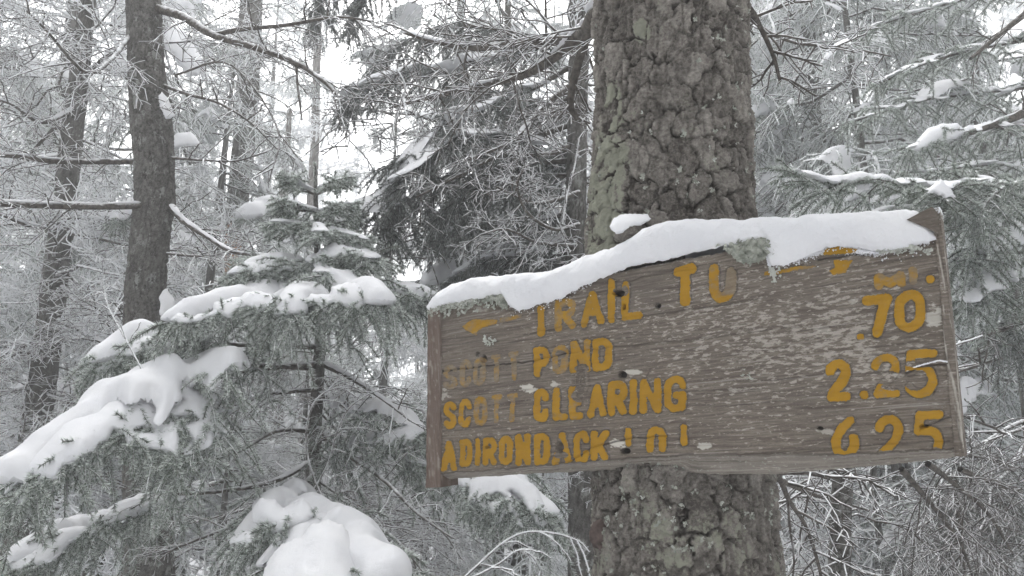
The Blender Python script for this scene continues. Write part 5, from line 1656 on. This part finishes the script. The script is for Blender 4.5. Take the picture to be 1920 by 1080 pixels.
def rimed_twig(label, pts, r=.003, sp=1000, n1=5, tl=.12):
    """an arching twig furred with hoar frost"""
    P = px_path(pts, 26)[None]
    g = Geo()
    tubes(g, P, taper(1, 26, r, r * .7), 5, 0, .62)
    P1, _ = spawn(P, n1, .15, .95, 50, lambda t: tl * (1.1 - .5 * t), 9, .3, .5, .05)
    tubes(g, P1, taper(len(P1), 9, r * .8, r * .5), 4, 0, .62)
    needles(g, P, sp, .0075, .0022, 0, (1.4, 1.7), .15)
    needles(g, P1, sp, .0065, .0022, 0, (1.4, 1.7), .15)
    c = P[0, 0]
    for k in range(len(g.V)):
        g.V[k] = g.V[k] - c
    tag(obj('frosted_twig', g.mesh('frosted_twig', [TWIG]), None, c), label, 'twig')


rimed_twig('curled frost furred twig hanging beside the young spruce stem', [(640, 1000, 2.8), (590, 900, 2.8), (574, 830, 2.75), (582, 770, 2.7), (605, 738, 2.7), (640, 728, 2.7), (670, 745, 2.7)], .0035)
rimed_twig('frost furred twig arching over right of the young spruce stem', [(560, 960, 2.8), (610, 880, 2.8), (632, 810, 2.75), (655, 765, 2.7), (700, 735, 2.7), (745, 728, 2.7), (770, 745, 2.7)], .003)
rimed_twig('frost furred twig curving across below the sign left end', [(840, 1110, 2.0), (890, 1065, 2.0), (940, 1020, 2.0), (985, 998, 2.0), (1040, 1000, 2.0), (1085, 1015, 2.0), (1105, 1035, 2.0)], .0035)
rimed_twig('lowest frost furred twig bending toward the foot of the thick trunk', [(850, 1100, 1.9), (930, 1060, 1.9), (970, 1033, 1.9), (1000, 1045, 1.9), (1020, 1085, 1.9)], .003)
rimed_twig('frost furred twig crossing the snow heap beneath the crooked trunk', [(270, 700, 2.4), (238, 640, 2.4), (205, 580, 2.4), (192, 530, 2.4)], .0025)
rimed_twig('upright frost furred twig in front of the dark hung spruce', [(1055, 420, 2.6), (1065, 360, 2.6), (1078, 310, 2.6), (1086, 260, 2.6)], .003)
rimed_twig('frost furred forked twig hanging among limbs left of the thick trunk', [(745, 130, 2.4), (760, 160, 2.4), (758, 190, 2.4), (790, 185, 2.4), (820, 172, 2.4)], .003)

# N: tree out of frame at the right, its green boughs reach in behind the sign
TN = empty('spruce_tree', (3.1, 3.6, float(ground_z(3.1, 3.6))), 'green spruce just beyond the right edge, snowy boughs reaching in above the sign', 'tree')
NP_ = np.array([[3.1, 3.6, -.2], [3.1, 3.6, 7.5]])
obj('trunk', simple_trunk(np.vstack([NP_[0], NP_.mean(0), NP_[1]]), np.array([.13, .10, .03]), 21, np.array(TN.location)), TN)
for kw, pts, lab in (
    (dict(n1=22, l1=.24, weep=.05, frost=.55, snow=.02, band=.012), [(1990, 380, 3.2), (1800, 392, 2.9), (1680, 400, 2.7), (1580, 420, 2.55), (1480, 440, 2.45)], None),
    (dict(n1=22, l1=.26, weep=.05, frost=.55, snow=.03, band=.014), [(1960, 400, 3.2), (1820, 370, 2.9), (1730, 350, 2.75), (1640, 340, 2.6), (1560, 345, 2.5), (1490, 330, 2.45)], 'thin snow on the bough tip right of the thick trunk above the sign'),
    (dict(n1=20, l1=.22, weep=.2, frost=.55, snow=.02, band=0), [(1990, 350, 3.1), (1880, 345, 2.8), (1800, 352, 2.6), (1745, 365, 2.5)], None),
    (dict(n1=22, l1=.22, weep=.6, frost=.55), [(2000, 330, 3.0), (1900, 345, 2.7), (1850, 380, 2.55), (1825, 430, 2.5)], None),
    (dict(n1=20, l1=.22, weep=.5, frost=.55, snow=.06, band=.04, st=(.3, .8)), [(2010, 430, 3.0), (1930, 440, 2.8), (1870, 460, 2.65), (1800, 490, 2.55)], 'snow on the green bough beside the upper right corner of the sign'),
    (dict(n1=20, l1=.22, weep=.7, frost=.55, snow=.05, band=.03), [(2010, 490, 3.0), (1930, 500, 2.8), (1870, 530, 2.65), (1810, 570, 2.55)], None),
    (dict(n1=20, l1=.28, weep=.5, frost=.6, snow=.025, band=0), [(2050, 240, 3.9), (1940, 232, 3.7), (1850, 240, 3.5), (1760, 262, 3.4), (1700, 285, 3.3)], None),
    (dict(n1=22, l1=.34, weep=.3, frost=.95, snow=.02, band=.012, wd=.0042), [(2050, 60, 4.2), (1900, 80, 4.0), (1760, 110, 3.9), (1640, 160, 3.8)], None),
    (dict(n1=22, l1=.36, weep=.3, frost=.95, snow=.02, band=.012, wd=.0042), [(2050, 150, 4.4), (1880, 170, 4.3), (1720, 190, 4.2), (1580, 235, 4.1)], None),
    (dict(n1=22, l1=.36, weep=.3, frost=.95, snow=.02, band=.012, wd=.0042), [(2050, -50, 4.4), (1900, -25, 4.3), (1750, 15, 4.2), (1610, 60, 4.2)], None),
    (dict(n1=20, l1=.28, weep=.3, frost=.9, snow=.02, band=.012, wd=.0038), [(2060, 300, 3.9), (1960, 300, 3.7), (1850, 310, 3.6), (1690, 325, 3.6)], None),
    (dict(n1=18, l1=.2, weep=.8, frost=.4, dark=True), [(2000, 600, 3.0), (1930, 610, 2.8), (1880, 640, 2.7)], None)):
    o_, q_ = hero_bough(TN, pts, label=lab, **kw)
hand_limb(TN, [(2060, 130, 3.8), (1930, 205, 3.6), (1880, 228, 3.5), (1810, 252, 3.4)], .032, .012, .25, 5, .2, 3, snow=.02)
hand_limb(TN, [(2060, -80, 3.8), (1930, 20, 3.6), (1880, 60, 3.5), (1820, 110, 3.4)], .022, .008, .3, 8, .25, 4)
hand_limb(TN, [(1990, 560, 2.9), (1900, 610, 2.7), (1835, 630, 2.6), (1800, 640, 2.6)], .010, .004, .35, 8, .2, 3)
rimed_twig('dark bare twig poking out beside the sign right edge', [(1786, 648, 1.6), (1800, 643, 1.6), (1820, 637, 1.6), (1842, 629, 1.6)], .0032, 60, 1, .02)
hand_limb(TN, [(2000, 690, 3.0), (1900, 670, 2.8), (1820, 690, 2.7), (1790, 700, 2.7)], .008, .004, .4, 7, .22, 4)
hand_limb(TN, [(2000, 760, 3.2), (1900, 810, 2.9), (1860, 800, 2.8), (1780, 770, 2.8)], .008, .004, .5, 9, .25, 4)

# right of the thick trunk
TI, IP, IR = tree_from_px('spruce_tree', 'frosted spruce whose thin trunk shows right of the thick trunk', [(-60, 1516, 13), (100, 1520, 13), (180, 1523, 13), (260, 1530, 11), (420, 1534, 13), (900, 1545, 15)], 6.6, 9, 22)
whorls(TI, IP, IR, 2.2, 8.0, 90, ['frosty', 'frosty', 'frosty', 'snowy', 'dead'], 1.35, 1.1, .1, .2)
hand_limb(MT, [(1330, -30, MY), (1400, 12, MY), (1425, 50, 1.7), (1450, 105, 1.75), (1462, 150, 1.8)], .009, .004, .4, 7, .18, 4)
hand_limb(MT, [(1330, 10, MY), (1402, 32, MY + .05), (1440, 60, 1.9), (1500, 82, 2.1), (1590, 90, 2.3), (1670, 105, 2.5)], .007, .003, .6, 12, .2, 5, sub2=3)
hand_limb(TI, [(1525, 110, 6.4), (1570, 150, 5.8), (1620, 165, 5.2), (1720, 170, 4.9)], .014, .005, .62, 12, .5, 6, sub2=3, tr=.004)
TJ, JP, JR = tree_from_px('spruce_tree', 'straight slim trunk standing under the right half of the sign', [(760, 1582, 16), (880, 1581, 18), (980, 1576, 19), (1080, 1574, 20), (1200, 1572, 21)], 2.9, 1.9, 23)
whorls(TJ, JP, JR, .9, 1.6, 7, ['fine'], .6, .6, .1, .1)
TK, KP, KR = tree_from_px('sapling', 'thin dark sapling stem right of the slim trunk below the sign', [(760, 1636, 5), (880, 1637, 6), (980, 1645, 6), (1080, 1662, 7), (1200, 1668, 8)], 4.4, 2.3, 24, nt=16, nz=80)
whorls(TK, KP, KR, .7, 2.6, 14, ['bare'], .8, .6, .1, .1)
for pts, r in (([(1370, 850, MY), (1452, 885, MY + .15), (1480, 940, 2.1), (1510, 985, 2.3), (1535, 1060, 2.35), (1545, 1120, 2.4)], .008), ([(1370, 860, MY), (1458, 898, MY + .25), (1520, 925, 2.5), (1570, 940, 2.9), (1640, 960, 3.2)], .009)):
    hand_limb(MT, pts, r, .004, .42, 10, .24, 4, sub2=2)
TQ = empty('fir_tree', (2.35, 3.6, float(ground_z(2.35, 3.6))), 'dark drooping fir boughs filling the corner under the right end of the sign', 'tree')
QP = np.array([[2.35, 3.6, -.2], [2.38, 3.62, 1.2], [2.4, 3.65, 2.05]])
obj('trunk', simple_trunk(QP, np.array([.05, .04, .012]), 25, np.array(TQ.location), nt=24, nz=70), TQ)
for pts in ([(1740, 870, 2.4), (1780, 900, 2.5), (1850, 960, 2.6), (1900, 1040, 2.7)], [(1800, 880, 2.5), (1860, 905, 2.6), (1940, 930, 2.8)], [(1690, 880, 2.5), (1750, 950, 2.6), (1800, 1020, 2.7), (1830, 1100, 2.8)],
            [(1790, 900, 2.9), (1800, 980, 2.9), (1810, 1080, 2.9)], [(1900, 880, 2.8), (1850, 860, 2.7), (1800, 855, 2.6)]):
    hand_limb(TQ, pts, .010, .003, .34, 12, .28, 6, sub2=3, tr=.0016)
for z, az, L, tl in ((1.75, 3.0, .8, .45), (1.7, 3.6, .8, .5), (1.6, 2.6, .7, .5), (1.55, 4.2, .8, .5), (1.45, 3.3, .9, .5), (1.35, 4.6, .9, .5), (1.3, 3.8, .9, .5), (1.2, 2.8, .9, .5), (1.5, 5.2, .9, .5), (1.15, 4.2, .9, .5), (1.7, 5.0, .7, .4)):
    p = np.array([np.interp(z, QP[:, 2], QP[:, k]) for k in range(3)])
    hang(TQ, LIB['dark'][int(rng.integers(3))], 'bough', p, az, tl, L, rng.normal(0, .2))

# ------------------------------------------------------------------ the wood behind: each tree its own thing
def wood_tree(u, y, top, r, label, group, live, kinds_lo, kinds_hi, n, L0, L1, seed, lean=0.0, name='spruce_tree', mtl=None):
    b = at(u, 900, y)
    gz = float(ground_z(b[0], b[1]))
    P = np.array([[b[0] + lean * f * top, b[1], gz - .1 + (top - gz) * f] for f in (0, .25, .5, .75, 1)])
    P[1:4, 0] += rng.normal(0, .02, 3) * top * .15
    Rr = r * np.array([.9, .7, .55, .35, .06])
    org = np.array([P[0, 0], P[0, 1], gz])
    root = empty(name, org, label, 'tree', group)
    obj('trunk', simple_trunk(P, Rr, seed, org, mtl, 20, 70), root)
    zl = gz + (top - gz) * live
    k = max(1, int(n * live))
    whorls(root, P, Rr, gz + .5, zl, int(n * live * .7) + 1, kinds_lo, L0, L0, .15, .0, mx=260)
    whorls(root, P, Rr, zl, top - .15, int(n * (1 - live) * .72) + 1, kinds_hi, L0, L1, .25, -.2, mx=260)
    return root


MID = [  # u, y, top, r, live fraction, lower kinds, upper kinds, n, length
    (-140, 6.0, 9, .10, .3, ['dead', 'frosty'], ['frosty', 'snowy'], 70, 1.5, 'rime white spruce cut by the left edge of the picture'),
    (20, 7.5, 10, .11, .35, ['dead', 'dead', 'bare'], ['frosty', 'snowy'], 80, 1.6, 'frosted spruce behind the slim leaning trunk'),
    (190, 6.2, 9, .09, .3, ['dead', 'frosty'], ['frosty', 'snowy'], 70, 1.3, 'frosted spruce between the leaning trunk and the crooked grey trunk'),
    (345, 7.0, 6.2, .07, .35, ['dead', 'snowy'], ['snowy', 'frosty'], 56, 1.1, 'snow tufted spruce just right of the crooked grey trunk'),
    (705, 8.5, 5.9, .07, .25, ['dead', 'snowy'], ['snowy', 'frosty'], 56, 1.2, 'pale snowy spruce in the gap right of the tall snag'),
    (515, 12.5, 5.4, .06, .2, ['far_dead', 'frosty'], ['frosty'], 50, 1.0, 'small hazy spruce standing in the bright gap between the snags'),
    (560, 6.8, 2.9, .05, .1, ['snowy'], ['snowy', 'frosty'], 40, .9, 'low snowy spruce behind the young spruce leader'),
    (835, 9.5, 11, .13, .3, ['dead', 'frosty'], ['frosty'], 80, 1.7, 'tall hazy spruce behind the limbs left of the thick trunk'),
    (930, 6.0, 4.0, .06, .4, ['dead', 'bare'], ['frosty', 'snowy'], 50, .9, 'drooping spruce above the snow capped sign'),
    (980, 5.0, 7.5, .05, .5, ['dead', 'bare'], ['frosty', 'dead'], 60, 1.0, 'thin spruce full of dead twigs left of the dark hung spruce'),
    (1420, 8.8, 10, .11, .3, ['dead', 'frosty'], ['frosty'], 80, 1.6, 'frosted spruce half hidden by the right side of the thick trunk'),
    (1690, 5.4, 8.5, .045, .2, ['dead', 'frosty'], ['frosty', 'frosty', 'snowy'], 100, 1.5, 'heavily rimed spruce above the right half of the sign'),
    (1800, 8.5, 10, .12, .3, ['dead', 'frosty'], ['frosty', 'snowy'], 80, 1.7, 'frosted spruce behind the upper right corner of the sign'),
    (1960, 6.6, 9, .10, .3, ['dead', 'frosty'], ['frosty', 'snowy'], 70, 1.5, 'rime white spruce cut by the right edge of the picture'),
    (1700, 6.5, 2.6, .05, .2, ['dead', 'snowy'], ['snowy', 'dark'], 40, .9, 'low snow patched spruce under the right end of the sign'),
    (1480, 7.4, 2.2, .05, .2, ['dead', 'bare'], ['snowy', 'frosty'], 40, .9, 'low rimed spruce just right of the thick trunk foot'),
    (120, 5.4, 1.9, .05, .2, ['dead', 'bare'], ['snowy', 'frosty'], 40, .9, 'low twiggy spruce at the foot of the leaning trunk'),
    (420, 5.2, 2.0, .05, .2, ['dead', 'bare'], ['snowy', 'frosty'], 44, .9, 'low snowy spruce behind the long drooping bough'),
    (800, 5.0, 2.0, .05, .3, ['dead', 'bare'], ['snowy', 'frosty'], 44, .9, 'low twiggy spruce behind the left end of the sign'),
    (1010, 4.6, 1.7, .04, .3, ['dead', 'bare'], ['dead', 'frosty'], 36, .8, 'low bush of rimed twigs left of the thick trunk foot'),
]
for i, (u, y, top, r, live, lo, hi, n, L, lab) in enumerate(MID):
    wood_tree(u, y, top, r, lab, 'rimed spruces of the wood', live, lo, hi, n, L, .45, 100 + i, rng.normal(0, .012))

MIDT = {}
def snow_tuft(root, u, v, y, w, drop, thick, label):
    hero_bough(root, [(u + w * .5, v - drop * .3, y + .3), (u + w * .1, v, y), (u - w * .3, v + drop * .5, y - .15), (u - w * .5, v + drop, y - .25)], n1=14, n2=4, l1=w * y / FPX * .6, l2=.09, weep=.5, frost=.6,
               snow=thick, label=label, dens=500, wd=.004, nl=.017, band=w * y / FPX * .24, st=(.05, .95), finger=.6, snowkw=dict(cell=.012))


for a in ((TB, 245, 390, 4.4, 60, 30, .10, 'snow tuft peeping out left of the crooked grey trunk'),
          (TC, 185, 428, 5.2, 90, 45, .12, 'snow patch between the leaning trunk and the crooked grey trunk'), (TD, 492, 392, 6.0, 80, 20, .12, 'snow tufts low in the bright gap beside the reddish torn trunk'),
          (TC, 30, 315, 5.4, 70, 20, .12, 'snow tuft at the far left between two bare limbs'),
          (TG, 760, 310, 5.0, 60, 70, .10, 'slanting white snow streak on the dark hung bough tip'), (TG, 875, 415, 4.6, 90, 22, .10, 'snow on the dark bough above the snow covered sign'),
          (TG, 850, 500, 4.4, 90, 40, .10, 'snow on the lowest dark bough just over the sign corner'), (TI, 1430, 210, 6.0, 60, 14, .10, 'small snow tuft right of the thick trunk'),
          (TI, 1690, 45, 5.6, 70, 40, .10, 'snow streak high on the rimed boughs above the sign right half'), (TI, 1815, 740, 4.6, 60, 50, .12, 'snow lump beside the lower right edge of the sign'),
          (TI, 1900, 470, 4.6, 120, 50, .13, 'wide snow shelf at the right edge level with the sign top'), (TI, 1890, 1000, 4.4, 70, 30, .12, 'snow lump low in the right corner'),
          (TJ, 1690, 1010, 4.6, 60, 30, .11, 'snow lump under the sign right of the thin sapling stem'), (TJ, 1500, 905, 5.2, 60, 20, .10, 'snow lump below the sign right of the thick trunk')):
    snow_tuft(*a)

G_FAR = 'pale spruces far back in the fog'
for i in range(26):
    u = -250 + 2420 * (i + rng.random()) / 26
    y = rng.uniform(10.5, 17)
    gap = 465 < u < 570 or 640 < u < 800
    top = rng.uniform(3.0, 5.4) if gap else rng.uniform(6.5, 12.5)
    wood_tree(u, y, top, .05 + top * .007, 'pale frosted spruce standing far back among others in the foggy wood', G_FAR, .15, ['far_dead', 'far'], ['far'], int(16 + top * 5), 1.0 + top * .07, .4, 200 + i)


def far_wood():
    g = Geo()
    prot = [make_spruce_bough(.4, .1, .3, .95, .0, nl=60, dens=30, wd=22, n1=12, n2=4, rad=.014) for _ in range(2)]
    for i in range(130):
        front = i < 60
        az = R(-44 + 88 * (i + rng.random()) / 60) if front else R(60 + 240 * (i - 60 + rng.random()) / 70)
        d = rng.uniform(18, 34) if front else rng.uniform(4.5, 16)
        x, y = d * math.sin(az), d * math.cos(az)
        gz = float(ground_z(x, y))
        uu = 960 + FPX * x / y
        hgt = rng.uniform(2, 4) if front and (460 < uu < 580 or 660 < uu < 790) else rng.uniform(6, 15)
        P = np.array([[x, y, gz], [x, y, gz + hgt * .5], [x, y, gz + hgt]])[None]
        tubes(g, P, np.array([[.16, .10, .02]]), 6, 0, .6)
        for k in range(int(10 + hgt * 1.6)):
            f = k / (10 + hgt * 1.6)
            a, L = rng.uniform(0, 2 * PI), (1.9 - 1.4 * f) * rng.uniform(.8, 1.2)
            tl = .3
            M = np.array([[math.cos(a) * math.cos(tl), -math.sin(a), math.cos(a) * math.sin(tl)], [math.sin(a) * math.cos(tl), math.cos(a), math.sin(a) * math.sin(tl)], [-math.sin(tl), 0, math.cos(tl)]]) * L
            o = np.array([x, y, gz + .4 + (hgt - .5) * f])
            g.merge(prot[int(rng.integers(2))], lambda V: V @ M.T + o)
    tag(obj('distant_wood', g.mesh('distant_wood', BM)), 'pale foggy wall of distant frosted spruce wood', None, None, 'stuff')


far_wood()
